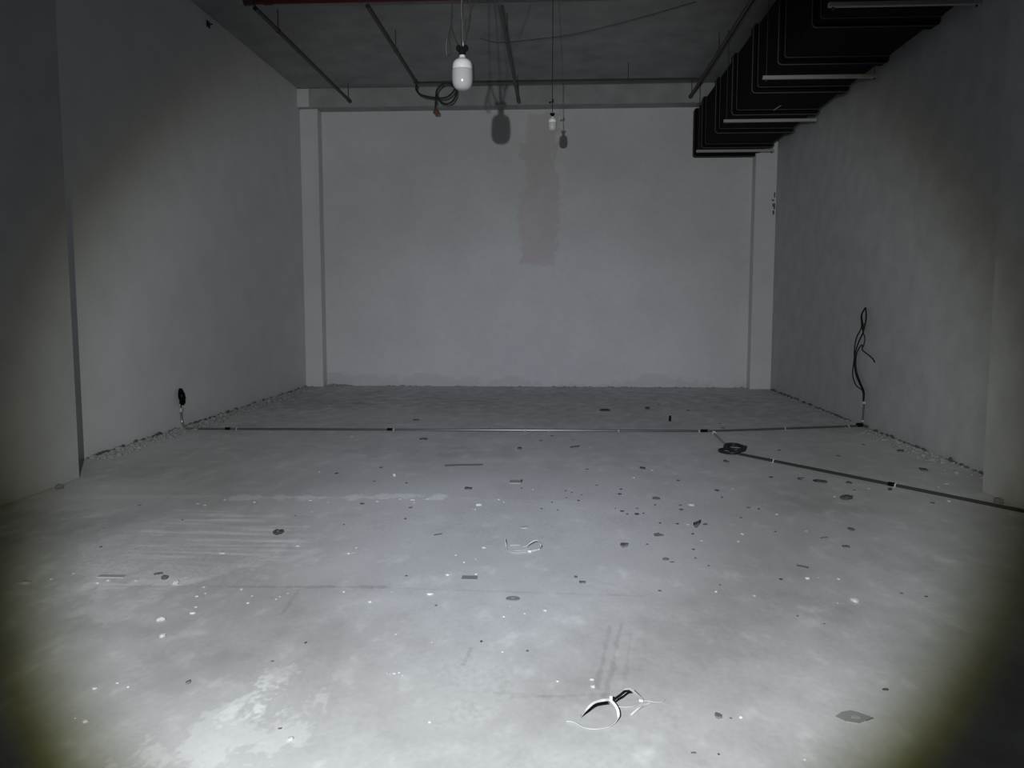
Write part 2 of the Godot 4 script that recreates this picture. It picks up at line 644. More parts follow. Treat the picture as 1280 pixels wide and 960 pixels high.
# ---------------------------------------------------------------- builders
func rounded_loop(x0: float, x1: float, y0: float, y1: float, r: float) -> PackedVector2Array:
	var out := PackedVector2Array()
	for c in [[x1 - r, y1 - r, 0.0], [x0 + r, y1 - r, 0.5], [x0 + r, y0 + r, 1.0], [x1 - r, y0 + r, 1.5]]:
		for k in 5:
			var a: float = PI * (c[2] + k * 0.125)
			out.append(Vector2(c[0] + cos(a) * r, c[1] + sin(a) * r))
	return out


func add_sleeve(st: SurfaceTool, x0: float, x1: float, y0: float, y1: float, z0: float, z1: float, r: float) -> void:
	# a closed block with rounded long edges that runs from z0 back to z1
	var l := rounded_loop(x0, x1, y0, y1, r)
	var mid := Vector3((x0 + x1) * 0.5, (y0 + y1) * 0.5, 0)
	for i in l.size():
		var j := (i + 1) % l.size()
		var A := Vector3(l[i].x, l[i].y, z0)
		var B := Vector3(l[j].x, l[j].y, z0)
		var n := Vector3(l[j].y - l[i].y, l[i].x - l[j].x, 0).normalized()
		quad(st, A, B, Vector3(B.x, B.y, z1), Vector3(A.x, A.y, z1), n)
		tri(st, Vector3(mid.x, mid.y, z0), A, B, Vector3.BACK, Vector3.BACK, Vector3.BACK)
		tri(st, Vector3(mid.x, mid.y, z1), Vector3(A.x, A.y, z1), Vector3(B.x, B.y, z1), Vector3.FORWARD, Vector3.FORWARD, Vector3.FORWARD)


func loop_tube(x0: float, x1: float, y0: float, y1: float, z: float, r: float, thick: float) -> ArrayMesh:
	var l := rounded_loop(x0, x1, y0, y1, r)
	var p := PackedVector3Array()
	for q in l:
		p.append(Vector3(q.x, q.y, z))
	p.append(p[0])
	var st := begin()
	add_tube(st, p, thick, 6)
	return st.commit()


func make_bulb(label: String, at: Vector3, s: float, wires: Array, group: String, shell: Material, globe: Material) -> void:
	# «at» is the lowest point of the bulb
	var t := thing("hanging_bulb", label, "light bulb", at, group)
	obj("diffuser", lathe([Vector2(0, 0), Vector2(0.012 * s, 0.0005 * s), Vector2(0.024 * s, 0.003 * s), Vector2(0.035 * s, 0.009 * s), Vector2(0.044 * s, 0.020 * s), Vector2(0.0495 * s, 0.036 * s), Vector2(0.0515 * s, 0.055 * s), Vector2(0.0515 * s, 0.090 * s), Vector2(0.0505 * s, 0.099 * s), Vector2(0.0475 * s, 0.100 * s)], 40), globe, t)
	obj("housing", lathe([Vector2(0.0475 * s, 0.0995 * s), Vector2(0.0490 * s, 0.101 * s), Vector2(0.0490 * s, 0.114 * s), Vector2(0.0475 * s, 0.126 * s), Vector2(0.043 * s, 0.137 * s), Vector2(0.034 * s, 0.146 * s), Vector2(0.021 * s, 0.152 * s), Vector2(0.0155 * s, 0.158 * s), Vector2(0.0145 * s, 0.172 * s), Vector2(0.010 * s, 0.176 * s), Vector2(0, 0.176 * s)], 40), shell, t)
	var sock := begin()
	add_lathe(sock, [Vector2(0, 0.168 * s), Vector2(0.0165 * s, 0.168 * s), Vector2(0.0175 * s, 0.185 * s), Vector2(0.0165 * s, 0.200 * s), Vector2(0.011 * s, 0.209 * s), Vector2(0, 0.210 * s)], 20)
	obj("socket", sock.commit(), M.black, t)
	var clip := begin()
	add_box(clip, Vector3(-0.030 * s, 0.186 * s, -0.014 * s), Vector3(-0.006 * s, 0.218 * s, 0.014 * s), 0.009)
	add_box(clip, Vector3(0.006 * s, 0.186 * s, -0.014 * s), Vector3(0.030 * s, 0.218 * s, 0.014 * s), 0.009)
	obj("socket_wing", clip.commit(), M.black, t)
	for w in wires:
		obj("wire", tube(w[0], w[1], 6, 5), w[2], t)


func saddle(parent: Node3D, at: Vector3, along: Vector3, r: float) -> void:
	# a pale half-round strap over the conduit with two feet on the floor
	var side := along.cross(Vector3.UP).normalized()
	var st := begin()
	var p := PackedVector3Array()
	for k in 9:
		var a := PI * k / 8.0
		p.append(at + side * cos(a) * (r + 0.003) + Vector3.UP * (sin(a) * (r + 0.003)))
	p.insert(0, p[0] + side * 0.018 + Vector3(0, -r + 0.002, 0))
	p.insert(1, p[1] + Vector3(0, -r + 0.002, 0))
	p.append(p[p.size() - 1] + Vector3(0, -r + 0.002, 0))
	p.append(p[p.size() - 1] - side * 0.018)
	add_tube(st, p, 0.006, 6)
	obj("saddle_clip", st.commit(), M.clip_white, parent)


func coupling(parent: Node3D, at: Vector3, along: Vector3, r: float, length: float, mat: Material) -> void:
	var d := along.normalized() * length * 0.5
	obj("coupling", tube([at - d, at + d], r, 12, 1), mat, parent)


func pipe(called: String, label: String, a: Vector3, b: Vector3, r: float, mat: Material, hangers: Array, caps := true) -> Node3D:
	var t := thing(called, label, "pipe", a)
	var d := (b - a)
	obj("tube", tube([Vector3.ZERO, d], r, 14, 1), mat, t)
	if caps:
		coupling(t, d * 0.985, d, r * 1.35, 0.09, mat)
	for h in hangers:
		var p: Vector3 = d * h
		var top := CEIL - a.y - p.y
		obj("hanger_rod", tube([p + Vector3(0, r, 0), p + Vector3(0, top, 0)], 0.006, 6, 1), M.dark_steel, t)
		coupling(t, p, d, r * 1.25, 0.03, M.dark_steel)
	return t


func _ready() -> void:
	# ------------------------------------------------ camera, light, exposure
	var cam := Camera3D.new()
	cam.name = "camera"
	add_child(cam)
	cam.fov = 49.973
	cam.near = 0.05
	cam.far = 60.0
	var eye := Vector3(0, 1.5, 0)
	cam.look_at_from_position(eye, eye + Vector3(-0.05475, -0.09568, -0.99391), Vector3.UP)
	cam.current = true

	var env := Environment.new()
	env.background_mode = Environment.BG_COLOR
	env.background_color = Color(0, 0, 0)
	env.ambient_light_source = Environment.AMBIENT_SOURCE_DISABLED
	env.tonemap_mode = Environment.TONE_MAPPER_LINEAR
	env.tonemap_exposure = 1.0
	env.sdfgi_enabled = true
	env.ssao_enabled = true
	env.ssil_enabled = true
	var we := WorldEnvironment.new()
	we.name = "world"
	we.environment = env
	add_child(we)

	# The head torch: a bright core, a sharp-edged beam, the warm fringe its lens throws round it, and a weak spill.
	var aim := TORCH + Vector3(-0.01645, -0.16997, -0.98531) * 5.0
	for b in [["torch_core", 19.5, 1.0, 24.0, Color(0.87, 0.90, 1.0)], ["torch_beam", 30.8, 0.34, 28.0, Color(0.92, 0.94, 1.0)], ["torch_fringe", 32.2, 0.22, 3.7, Color(0.97, 0.98, 0.32)], ["torch_spill", 62.0, 0.8, 0.22, Color(1.0, 1.0, 0.98)]]:
		var s := SpotLight3D.new()
		s.name = b[0]
		add_child(s)
		s.look_at_from_position(TORCH, aim, Vector3.UP)
		s.spot_angle = b[1]
		s.spot_angle_attenuation = b[2]
		s.light_energy = b[3]
		s.light_color = b[4]
		s.light_size = 0.012
		s.spot_range = 40.0
		s.spot_attenuation = 2.0
		s.shadow_enabled = true

	# ------------------------------------------------ materials
	M.floor = floor_material()
	M.paint = mottled(101, PAINT, 0.05, 4.0, 0.75, 0.0, 0.01)
	M.cement = mottled(113, 0.55, 0.10, 3.4, 0.85, 0.10, 0.014)
	M.column = mottled(149, 0.50, 0.07, 3.4, 0.85, 0.0, 0.014)
	M.ceiling = mottled(127, 0.33, 0.18, 4.5, 0.9, 0.2, 0.012)
	M.beam = mottled(131, 0.38, 0.15, 3.0, 0.9, 0.15, 0.014)
	M.broken = plain(0.13, 0.95)  # ridge at the wall foot, shade of the gap put into its tone
	M.rubble = mottled(137, 0.36, 0.35, 0.5, 0.95, 0.2, 0.03)
	M.back = back_wall_material()
	M.duct = mottled(139, 0.010, 0.35, 0.9, 0.75, 0.25, 0.03)
	M.seam = plain(0.10, 0.5)
	M.duct.metallic_specular = 0.15
	M.strut = plain(0.42, 0.5, Color(1, 1, 1), 0.2)
	M.red_pipe = plain(0.10, 0.45, Color(1.0, 0.16, 0.16))
	M.pipe = plain(0.05, 0.5, Color(1.0, 0.92, 0.86))
	M.grey_pipe = plain(0.11, 0.6)
	M.dark_steel = plain(0.06, 0.5)
	M.steel = plain(0.42, 0.22, Color(1, 1, 1), 0.85)
	M.conduit = plain(0.22, 0.28, Color(1, 1, 1), 0.8)
	M.black_hose = plain(0.022, 0.4)
	M.black = plain(0.005, 0.9)
	M.black.metallic_specular = 0.2
	M.wire_black = plain(0.014, 0.85)
	M.wire_shiny = plain(0.14, 0.3, Color(1, 1, 1), 0.5)
	M.clip_white = plain(0.55, 0.6)
	M.nylon = plain(0.56, 0.5)
	M.bulb_white = plain(0.44, 0.4)
	M.diffuser = plain(0.28, 0.16)
	M.bulb_brightened = plain(0.85, 0.4)  # same white plastic as bulb_white, light for the far bulb put into the colour
	M.diffuser_brightened = plain(0.50, 0.16)  # the near diffuser again, likewise paler in place of light
	M.copper = plain(0.22, 0.5, Color(1.0, 0.45, 0.30))
	M.wrapper = plain(0.45, 0.25)

	# ------------------------------------------------ the setting
	var st := begin()
	var fx0 := -4.81
	var fx1 := 4.0
	var fz0 := 8.5
	var fz1 := -15.3
	for q in [[fx0, fz0], [fx0, fz1], [fx1, fz1], [fx0, fz0], [fx1, fz1], [fx1, fz0]]:
		vert(st, Vector3(q[0], 0, q[1]), Vector3.UP, Vector2(q[0], -q[1]))
	quad(st, Vector3(fx0, -0.2, fz0), Vector3(fx0, -0.2, fz1), Vector3(fx1, -0.2, fz1), Vector3(fx1, -0.2, fz0), Vector3.DOWN)
	for e in [[fx0, fz0, fx0, fz1, Vector3.LEFT], [fx1, fz0, fx1, fz1, Vector3.RIGHT], [fx0, fz0, fx1, fz0, Vector3.BACK], [fx0, fz1, fx1, fz1, Vector3.FORWARD]]:
		quad(st, Vector3(e[0], 0, e[1]), Vector3(e[2], 0, e[3]), Vector3(e[2], -0.2, e[3]), Vector3(e[0], -0.2, e[1]), e[4])
	struct("floor", st.commit(), M.floor)
	struct("ceiling", box(Vector3(-4.81, CEIL, -15.3), Vector3(4.0, CEIL + 0.2, 8.5)), M.ceiling)
	struct("wall_left", box(Vector3(LEFT - 0.2, 0, -15.3), Vector3(LEFT, CEIL, 8.5)), M.paint)
	struct("wall_right", box(Vector3(RIGHT, 0, -15.3), Vector3(RIGHT + 0.2, CEIL, 8.5)), M.cement)
	struct("wall_back", panel_uv(Vector3(LEFT, 0, BACK), Vector3(RIGHT - LEFT, 0, 0), Vector3(0, BEAM, 0), Vector3.BACK, 0.2), M.back)
	struct("wall_front", box(Vector3(LEFT, 0, 8.3), Vector3(RIGHT, CEIL, 8.5)), M.ceiling)
	# the two columns that stand out of the side walls, the corner piers, and the beam over the back wall
	struct("trim_1", box(Vector3(LEFT, 0, -6.82), Vector3(-4.13, CEIL, -5.6), 0.006), M.column)
	struct("trim_2", box(Vector3(3.42, 0, -6.72), Vector3(RIGHT, CEIL, -5.9), 0.006), M.cement)
	struct("trim_3", box(Vector3(LEFT, 0, BACK), Vector3(-4.285, BEAM, -14.84), 0.008), M.paint)
	var pier := struct("trim_4", box(Vector3(3.43, 0, BACK), Vector3(RIGHT, BEAM, -14.84), 0.008), M.paint)
	struct("trim_5", box(Vector3(LEFT, BEAM, -15.3), Vector3(RIGHT, CEIL, -14.74), 0.01), M.beam)
	struct("trim_6", box(Vector3(LEFT, BEAM + 0.01, -14.74), Vector3(-4.40, CEIL - 0.01, -14.72), 0.004), M.paint)
	var scuff := plain(0.12, 0.9)
	for c in [[3.755, 3.36, 0.022, 0.09], [3.725, 3.30, 0.035, 0.03], [3.735, 3.20, 0.018, 0.06], [3.755, 3.16, 0.025, 0.10], [3.74, 3.07, 0.03, 0.07], [3.48, 1.60, 0.03, 0.05]]:
		if c[1] > 2.0:
			obj("plaster_scuff", box(Vector3(c[0], c[1], -14.842), Vector3(c[0] + c[2], c[1] + c[3], -14.838), 0.0), scuff, pier)

	# ------------------------------------------------ duct along the right wall
	var dx0 := 2.40
	var dx1 := 3.50
	var dy0 := 4.12
	var dy1 := 4.88
	var duct := thing("air_duct", "large black insulated air duct hung below the ceiling along the right wall", "air duct", Vector3(2.95, 4.12, -15.0))
	var off := -duct.position
	var joints: Array[float] = [-15.02, -14.15, -12.97, -11.78, -10.6, -9.4, -8.2, -7.0, -5.8, -4.6, -3.4]
	for i in joints.size() - 1:
		var s := begin()
		add_sleeve(s, dx0, dx1, dy0, dy1, joints[i + 1] , joints[i] , 0.03)
		obj("duct_section", s.commit(), M.duct, duct, off)
	for i in joints.size():
		var z := joints[i] + (0.05 if i == 0 else 0.0)
		var s := begin()
		add_sleeve(s, dx0 - 0.035, dx1 + 0.035, dy0 - 0.035, dy1 + 0.03, z + 0.06, z - 0.06, 0.045)
		obj("flange_wrap", s.commit(), M.duct, duct, off)
		obj("seam_bead", loop_tube(dx0 - 0.036, dx1 + 0.036, dy0 - 0.036, dy1 + 0.031, z + 0.058, 0.045, 0.0055), M.seam, duct, off)
		if i > 0:
			obj("seam_bead", loop_tube(dx0 - 0.002, dx1 + 0.002, dy0 - 0.002, dy1 + 0.002, z + 0.20, 0.03, 0.004), M.seam, duct, off)
	var tab := begin()
	add_ribbon(tab, smooth_path([Vector3(2.897, 4.112, -11.602), Vector3(2.897, 4.105, -11.435), Vector3(2.922, 4.112, -11.333)]), 0.02, 0.002, 0.0)
	obj("tape_tab", tab.commit(), M.strut, duct, off)
	var places := ["nearest the back wall", "second from the back wall", "third from the back wall", "fourth from the back wall, in the dark"]
	var zs := [-14.28, -12.0, -9.78, -7.5]
	for i in 4:
		var h := thing("duct_hanger", "pale steel strip under the black duct, " + places[i], "hanger", Vector3(2.95, 4.08, zs[i]))
		obj("strut", box(Vector3(-0.64, -0.035, -0.02), Vector3(0.64, 0.005, 0.02), 0.004), M.strut, h)
		for sx in [-0.60, 0.60]:
			obj("threaded_rod", tube([Vector3(sx, -0.05, 0), Vector3(sx, CEIL - 4.08, 0)], 0.0045, 8, 1), M.dark_steel, h)
			obj("nut", lathe([Vector2(0, -0.052), Vector2(0.011, -0.052), Vector2(0.011, -0.036), Vector2(0, -0.036)], 6), M.dark_steel, h, Vector3(sx, 0, 0))

	# ------------------------------------------------ sprinkler pipes under the slab
	var main := thing("sprinkler_main", "dark red sprinkler main pipe running across the room at the top", "pipe", Vector3(-3.66, 5.09, -9.95))
	obj("tube", tube([Vector3(0, 0, 0), Vector3(5.96, 0, 0)], 0.055, 18, 1), M.red_pipe, main)
	coupling(main, Vector3(0.22, 0, 0), Vector3.RIGHT, 0.066, 0.09, M.red_pipe)
	coupling(main, Vector3(0.0, 0, 0), Vector3.RIGHT, 0.068, 0.12, M.pipe)
	for x in [1.33, 2.95, 5.6]:
		coupling(main, Vector3(x, 0, 0), Vector3.RIGHT, 0.060, 0.03, M.dark_steel)
		obj("hanger_rod", tube([Vector3(x, 0.05, 0), Vector3(x, 0.21, 0)], 0.007, 6, 1), M.dark_steel, main)
	pipe("branch_pipe", "leftmost dark branch pipe under the slab, ending free above the left pier", Vector3(-3.63, 5.03, -10.05), Vector3(-3.63, 5.03, -14.60), 0.027, M.pipe, [0.18, 0.97])
	pipe("branch_pipe", "dark branch pipe whose far end feeds the looped sprinkler hose", Vector3(-2.27, 5.03, -10.05), Vector3(-2.27, 5.03, -13.45), 0.027, M.pipe, [0.5])
	pipe("branch_pipe", "dark branch pipe beside the duct, ending free in front of the back beam", Vector3(2.24, 5.03, -10.05), Vector3(2.24, 5.03, -14.60), 0.027, M.pipe, [0.45, 0.97])
	pipe("grey_pipe", "grey pipe running away overhead between the two hanging bulbs, in front of the cross pipe", Vector3(-0.68, 4.94, -9.8), Vector3(-0.68, 4.94, -14.40), 0.026, M.grey_pipe, [0.3, 0.94])
	pipe("cross_pipe", "long thin dark pipe running across the room in front of the back beam", Vector3(-2.24, 5.03, -13.45), Vector3(2.20, 5.03, -13.45), 0.016, M.pipe, [0.2, 0.75], false)
	var hose := thing("sprinkler_hose", "dark flexible sprinkler hose looped below the cross pipe with a rusty orange head", "hose", Vector3(-2.27, 5.0, -13.5))
	var hp: Array = []
	for q in [[-2.27, 5.03], [-2.28, 4.93], [-2.20, 4.85], [-2.03, 4.81], [-1.84, 4.80], [-1.72, 4.86], [-1.655, 4.97], [-1.72, 5.03], [-1.85, 5.01], [-1.95, 4.90], [-1.92, 4.77], [-1.80, 4.705], [-1.69, 4.76], [-1.635, 4.90], [-1.70, 5.00], [-1.83, 5.02], [-1.94, 4.93], [-1.965, 4.80], [-1.975, 4.63]]:
		hp.append(Vector3(q[0] + 2.27, q[1] - 5.0, 0.015 * sin(hp.size() * 0.9)))
	obj("hose", tube(hp, 0.0145, 10, 6), M.black_hose, hose)
	obj("sprinkler_head", lathe([Vector2(0, -0.055), Vector2(0.035, -0.052), Vector2(0.048, -0.035), Vector2(0.048, -0.010), Vector2(0.030, 0.012), Vector2(0.022, 0.035), Vector2(0, 0.036)], 16), M.copper, hose, Vector3(0.305, -0.40, 0))
	var anchor := thing("wall_anchor", "small dark bracket high on the left wall, left of the leftmost pipe", "bracket", Vector3(LEFT, 5.17, -11.0))
	obj("plate", box(Vector3(0, -0.04, -0.05), Vector3(0.012, 0.04, 0.05), 0.003), M.dark_steel, anchor)
	obj("bolt", tube([Vector3(0.01, 0, 0), Vector3(0.06, 0, 0)], 0.010, 8, 1), M.dark_steel, anchor)

	# ------------------------------------------------ the two bulbs
	var wk: Material = M.wire_black
	make_bulb("larger white capsule bulb hanging on tangled wires, nearer the camera", Vector3(-0.478, 2.562, -4.2), 1.0, [
		[[Vector3(0, 0.205, 0), Vector3(-0.003, 0.30, 0.004), Vector3(0.002, 0.42, 0), Vector3(0, 0.8, 0), Vector3(0, 2.738, 0)], 0.0045, wk],
		[[Vector3(0.006, 0.205, 0.006), Vector3(0.004, 0.24, 0.014), Vector3(0.001, 0.30, 0.006), Vector3(-0.002, 0.40, 0.004), Vector3(0.001, 0.50, 0.002)], 0.0026, M.wire_shiny],
		[[Vector3(0.012, 0.210, 0), Vector3(0.020, 0.25, 0), Vector3(0.028, 0.29, 0), Vector3(0.040, 0.33, 0.003), Vector3(0.041, 0.40, 0), Vector3(0.020, 0.62, 0), Vector3(0.004, 0.9, 0)], 0.0035, wk],
		[[Vector3(-0.016, 0.212, 0), Vector3(-0.040, 0.26, 0), Vector3(-0.052, 0.32, 0), Vector3(-0.050, 0.40, 0), Vector3(-0.035, 0.62, 0), Vector3(-0.005, 0.85, 0)], 0.0040, wk],
		[[Vector3(-0.046, 0.36, 0.002), Vector3(-0.058, 0.30, 0.006), Vector3(-0.072, 0.24, 0.004), Vector3(-0.076, 0.19, 0.002), Vector3(-0.066, 0.165, 0), Vector3(-0.055, 0.185, 0), Vector3(-0.062, 0.24, 0), Vector3(-0.054, 0.31, 0.0)], 0.0028, wk],
		[[Vector3(-0.075, 0.25, 0.008), Vector3(-0.079, 0.20, 0.006), Vector3(-0.076, 0.17, 0.004)], 0.0022, M.wire_shiny],
		[[Vector3(0.02, 0.34, 0), Vector3(0.014, 0.30, 0.003), Vector3(0.024, 0.275, 0), Vector3(0.036, 0.30, 0), Vector3(0.045, 0.38, 0), Vector3(0.20, 0.72, 0.0), Vector3(0.12, 0.95, 0), Vector3(0.0, 1.1, 0)], 0.003, wk],
	], "bulbs on ceiling wires", M.bulb_white, M.diffuser)
	make_bulb("smaller white capsule bulb on one thin straight wire, farther away, against the back wall", Vector3(-0.060, 3.178, -8.2), 0.80, [
		[[Vector3(0, 0.165, 0), Vector3(0.001, 0.22, 0), Vector3(-0.002, 0.28, 0), Vector3(0, 0.6, 0), Vector3(0, 2.122, 0)], 0.0042, wk],
		[[Vector3(0, 0.285, 0), Vector3(-0.006, 0.277, 0.004), Vector3(-0.016, 0.270, 0), Vector3(-0.026, 0.269, 0)], 0.0042, wk],
		[[Vector3(-0.020, 0.276, 0), Vector3(-0.026, 0.269, 0), Vector3(-0.031, 0.264, 0)], 0.0095, wk],
		[[Vector3(0.004, 0.30, 0), Vector3(0.004, 0.268, 0)], 0.009, wk],
	], "bulbs on ceiling wires", M.bulb_brightened, M.diffuser_brightened)
	var sag := thing("ceiling_cable", "thin dark cable sagging under the slab right of the grey pipe", "cable", Vector3(-0.66, 5.2, -11.4))
	obj("cable", tube([Vector3(2.353, 0.040, 0.673), Vector3(1.702, -0.010, 0.286), Vector3(0.890, -0.040, -0.205), Vector3(0.228, -0.020, -0.505), Vector3(-0.218, 0.040, -0.783), Vector3(-0.469, 0.095, -0.768)], 0.0045, 6, 6), M.dark_steel, sag)

	# ------------------------------------------------ conduits on the floor and up the walls
	var r := 0.0125
	var run := thing("floor_conduit", "steel conduit laid straight across the floor from the left wall to the right wall", "conduit", Vector3(-4.41, r, -9.60))
	var o := -run.position
	var a := Vector3(-4.40, r, -9.62)
	var j := Vector3(1.82, r, -9.77)
	var e := Vector3(3.755, r, -10.31)
	obj("tube", tube([a + o, j + o], r, 12, 1), M.conduit, run)
	obj("tube", tube([j + o, e + o], r, 12, 1), M.conduit, run)
	var stub: Array = [Vector3(-4.585, 0.20, -9.745), Vector3(-4.585, 0.12, -9.755), Vector3(-4.575, 0.055, -9.75), Vector3(-4.535, 0.025, -9.71), Vector3(-4.47, r, -9.655), Vector3(-4.40, r, -9.62)]
	for i in stub.size():
		stub[i] += o
	obj("elbow", tube(stub, 0.015, 12, 6), M.steel, run)
	coupling(run, Vector3(-4.585, 0.225, -9.745) + o, Vector3.UP, 0.026, 0.05, M.strut)
	for x in [-3.96, -2.0]:
		coupling(run, a.lerp(j, (x + 4.40) / 6.22) + o, Vector3.RIGHT, 0.019, 0.06, M.black)
	for x in [-3.85, -1.95, -0.38, -0.10, 0.73, 1.68]:
		saddle(run, a.lerp(j, (x + 4.40) / 6.22) + o, Vector3.RIGHT, r)
	for f in [0.48, 0.91]:
		saddle(run, j.lerp(e, f) + o, e - j, r)
	coupling(run, j + Vector3(-0.08, 0, 0.0) + o, Vector3.RIGHT, 0.020, 0.08, M.black)
	coupling(run, e + Vector3(-0.02, 0.006, 0.0) + o, e - j, 0.030, 0.07, M.black)
	obj("riser", tube([e + o, e + Vector3(0.012, 0.04, 0) + o, e + Vector3(0.015, 0.285, 0.02) + o], 0.011, 12, 3), M.grey_pipe, run)
	coupling(run, e + Vector3(0.015, 0.29, 0.02) + o, Vector3.UP, 0.020, 0.025, M.clip_white)
	coupling(run, e + Vector3(0.014, 0.06, 0.0) + o, Vector3.UP, 0.016, 0.02, M.clip_white)

	var branch := thing("branch_conduit", "dark conduit branch slanting over the floor from the cable coil to the right column", "conduit", Vector3(1.82, r, -9.75))
	var ob := -branch.position
	var b0 := Vector3(1.83, r, -9.70)
	var b1 := Vector3(1.80, r, -8.72)
	obj("tube", tube([b0 + ob, b1 + ob], r, 10, 1), M.conduit, branch)
	var c0 := Vector3(1.823, 0.014, -8.255)
	var c1 := Vector3(3.405, r, -6.02)
	obj("tube", tube([c0 + ob, c1 + ob], 0.0135, 12, 1), M.pipe, branch)
	for f in [0.16, 0.62]:
		saddle(branch, c0.lerp(c1, f) + ob, c1 - c0, 0.0135)
	coupling(branch, c0.lerp(c1, 0.605) + ob, c1 - c0, 0.020, 0.05, M.black)
	coupling(branch, b0 + Vector3(0, 0, 0.06) + ob, Vector3.BACK, 0.022, 0.05, M.clip_white)

	var coil := thing("cable_coil", "black cable coil lying on the floor where the conduit branch begins", "cable coil", Vector3(1.80, 0.0, -8.53))
	for layer in 2:
		var pts: Array = []
		var turns := 4 if layer == 0 else 2
		for k in turns * 14 + 1:
			var an := TAU * k / 14.0
			var rr := (0.098 + 0.012 * sin(k * 0.7)) if layer == 0 else (0.105 + 0.006 * sin(k * 1.3))
			var cx := 0.035 if layer == 0 else -0.040
			var cy := (0.022 + 0.007 * k / 14.0) if layer == 0 else (0.010 + 0.010 * k / 14.0)
			pts.append(Vector3(cx + cos(an) * rr, cy + sin(an) * (0.010 if layer == 0 else 0.002), (0.02 if layer == 0 else 0.14) - sin(an) * rr * 1.2))
		obj("cable_loop", tube(pts, 0.0105, 8, 3), M.black_hose, coil)
	var wall_coil := thing("wire_coil", "black oval coil of wire hanging on the left wall above the conduit end", "wire coil", Vector3(-4.585, 0.385, -9.745))
	var wc: Array = []
	for k in 9 * 16 + 1:
		var an := TAU * k / 16.0
		var rr := 0.030 + 0.062 * fposmod(k * 0.137, 1.0)
		wc.append(Vector3(0.006 + 0.022 * fposmod(k * 0.071, 1.0), sin(an + 0.3) * rr * 1.15, cos(an) * rr * 0.95))
	obj("wire_loop", tube(wc, 0.0075, 6, 2), M.black, wall_coil)
	obj("wire_tail", tube([Vector3(0.01, -0.09, 0), Vector3(0.004, -0.12, 0.004), Vector3(0, -0.16, 0)], 0.006, 6, 4), M.black, wall_coil)

	var bundle := thing("wire_bundle", "loose bundle of black wires rising up the right wall from the conduit end", "wires", Vector3(3.77, 0.30, -10.29))
	var strands := [
		[Vector3(-0.000, -0.013, -0.023), Vector3(-0.016, 0.133, 0.037), Vector3(-0.013, 0.226, -0.090), Vector3(-0.000, 0.351, -0.285), Vector3(-0.018, 0.491, -0.325), Vector3(-0.010, 0.653, -0.307), Vector3(-0.002, 0.801, -0.184), Vector3(-0.020, 0.910, -0.039), Vector3(-0.007, 1.049, -0.033), Vector3(-0.004, 1.169, -0.063)],
		[Vector3(0.000, -0.004, -0.020), Vector3(-0.016, 0.131, 0.019), Vector3(-0.013, 0.221, -0.137), Vector3(-0.000, 0.347, -0.334), Vector3(-0.018, 0.508, -0.337), Vector3(-0.010, 0.668, -0.368), Vector3(-0.002, 0.795, -0.330), Vector3(-0.020, 0.925, -0.135), Vector3(-0.007, 1.064, -0.195), Vector3(-0.004, 1.160, -0.090)],
		[Vector3(0.000, 0.003, -0.035), Vector3(-0.016, 0.144, -0.025), Vector3(-0.013, 0.192, -0.256), Vector3(-0.000, 0.303, -0.425), Vector3(-0.018, 0.453, -0.361), Vector3(-0.010, 0.598, -0.335), Vector3(-0.002, 0.745, -0.251), Vector3(-0.020, 0.875, -0.063), Vector3(-0.007, 0.995, -0.144), Vector3(-0.004, 1.081, -0.176), Vector3(-0.020, 1.166, -0.028)],
		[Vector3(0.000, 1.166, -0.074), Vector3(-0.016, 1.066, 0.004), Vector3(-0.013, 0.980, -0.027), Vector3(-0.000, 0.933, -0.170), Vector3(-0.018, 0.857, -0.065), Vector3(-0.010, 0.789, -0.033), Vector3(-0.002, 0.718, -0.075), Vector3(-0.020, 0.662, -0.077), Vector3(-0.007, 0.634, -0.071), Vector3(-0.004, 0.589, 0.112), Vector3(-0.020, 0.556, 0.284), Vector3(-0.004, 0.517, 0.303)],
		[Vector3(0.000, 0.012, -0.031), Vector3(-0.016, 0.162, -0.022), Vector3(-0.013, 0.287, -0.193), Vector3(-0.000, 0.437, -0.329), Vector3(-0.018, 0.602, -0.258), Vector3(-0.010, 0.706, -0.128), Vector3(-0.002, 0.663, -0.117)],
	]
	for s in strands:
		obj("wire", tube(s, 0.0075, 6, 6), M.wire_black, bundle)

	# ------------------------------------------------ rubble left along the foot of the walls
	var rng := RandomNumberGenerator.new()
	rng.seed = 77
	var sl := begin()
	for k in 900:
		var z := -7.70 - 7.1 * pow(rng.randf(), 0.9)
		var s := rng.randf_range(0.012, 0.045) * (1.7 if rng.randf() < 0.06 else 1.0)
		var away := 0.015 + pow(rng.randf(), 1.8) * 0.24
		add_lump(sl, rng, Vector3(LEFT + s * 1.05 + away, -0.003, z), Vector3(s, s * rng.randf_range(0.35, 0.9), s * rng.randf_range(0.9, 1.8)), 6)
	var sr := begin()
	for k in 420:
		var z := -6.95 - 7.4 * rng.randf()
		if rng.randf() < 0.5:
			z = -7.9 - 1.9 * rng.randf()
		var s := rng.randf_range(0.012, 0.042) * (1.6 if rng.randf() < 0.06 else 1.0)
		var away := 0.015 + pow(rng.randf(), 2.2) * 0.22
		if away < 0.06 and absf(z + 10.3) < 0.14:
			continue
		add_lump(sr, rng, Vector3(RIGHT - s * 1.0 - away, -0.003, z), Vector3(s, s * rng.randf_range(0.3, 0.8), s * rng.randf_range(0.9, 1.7)), 6)
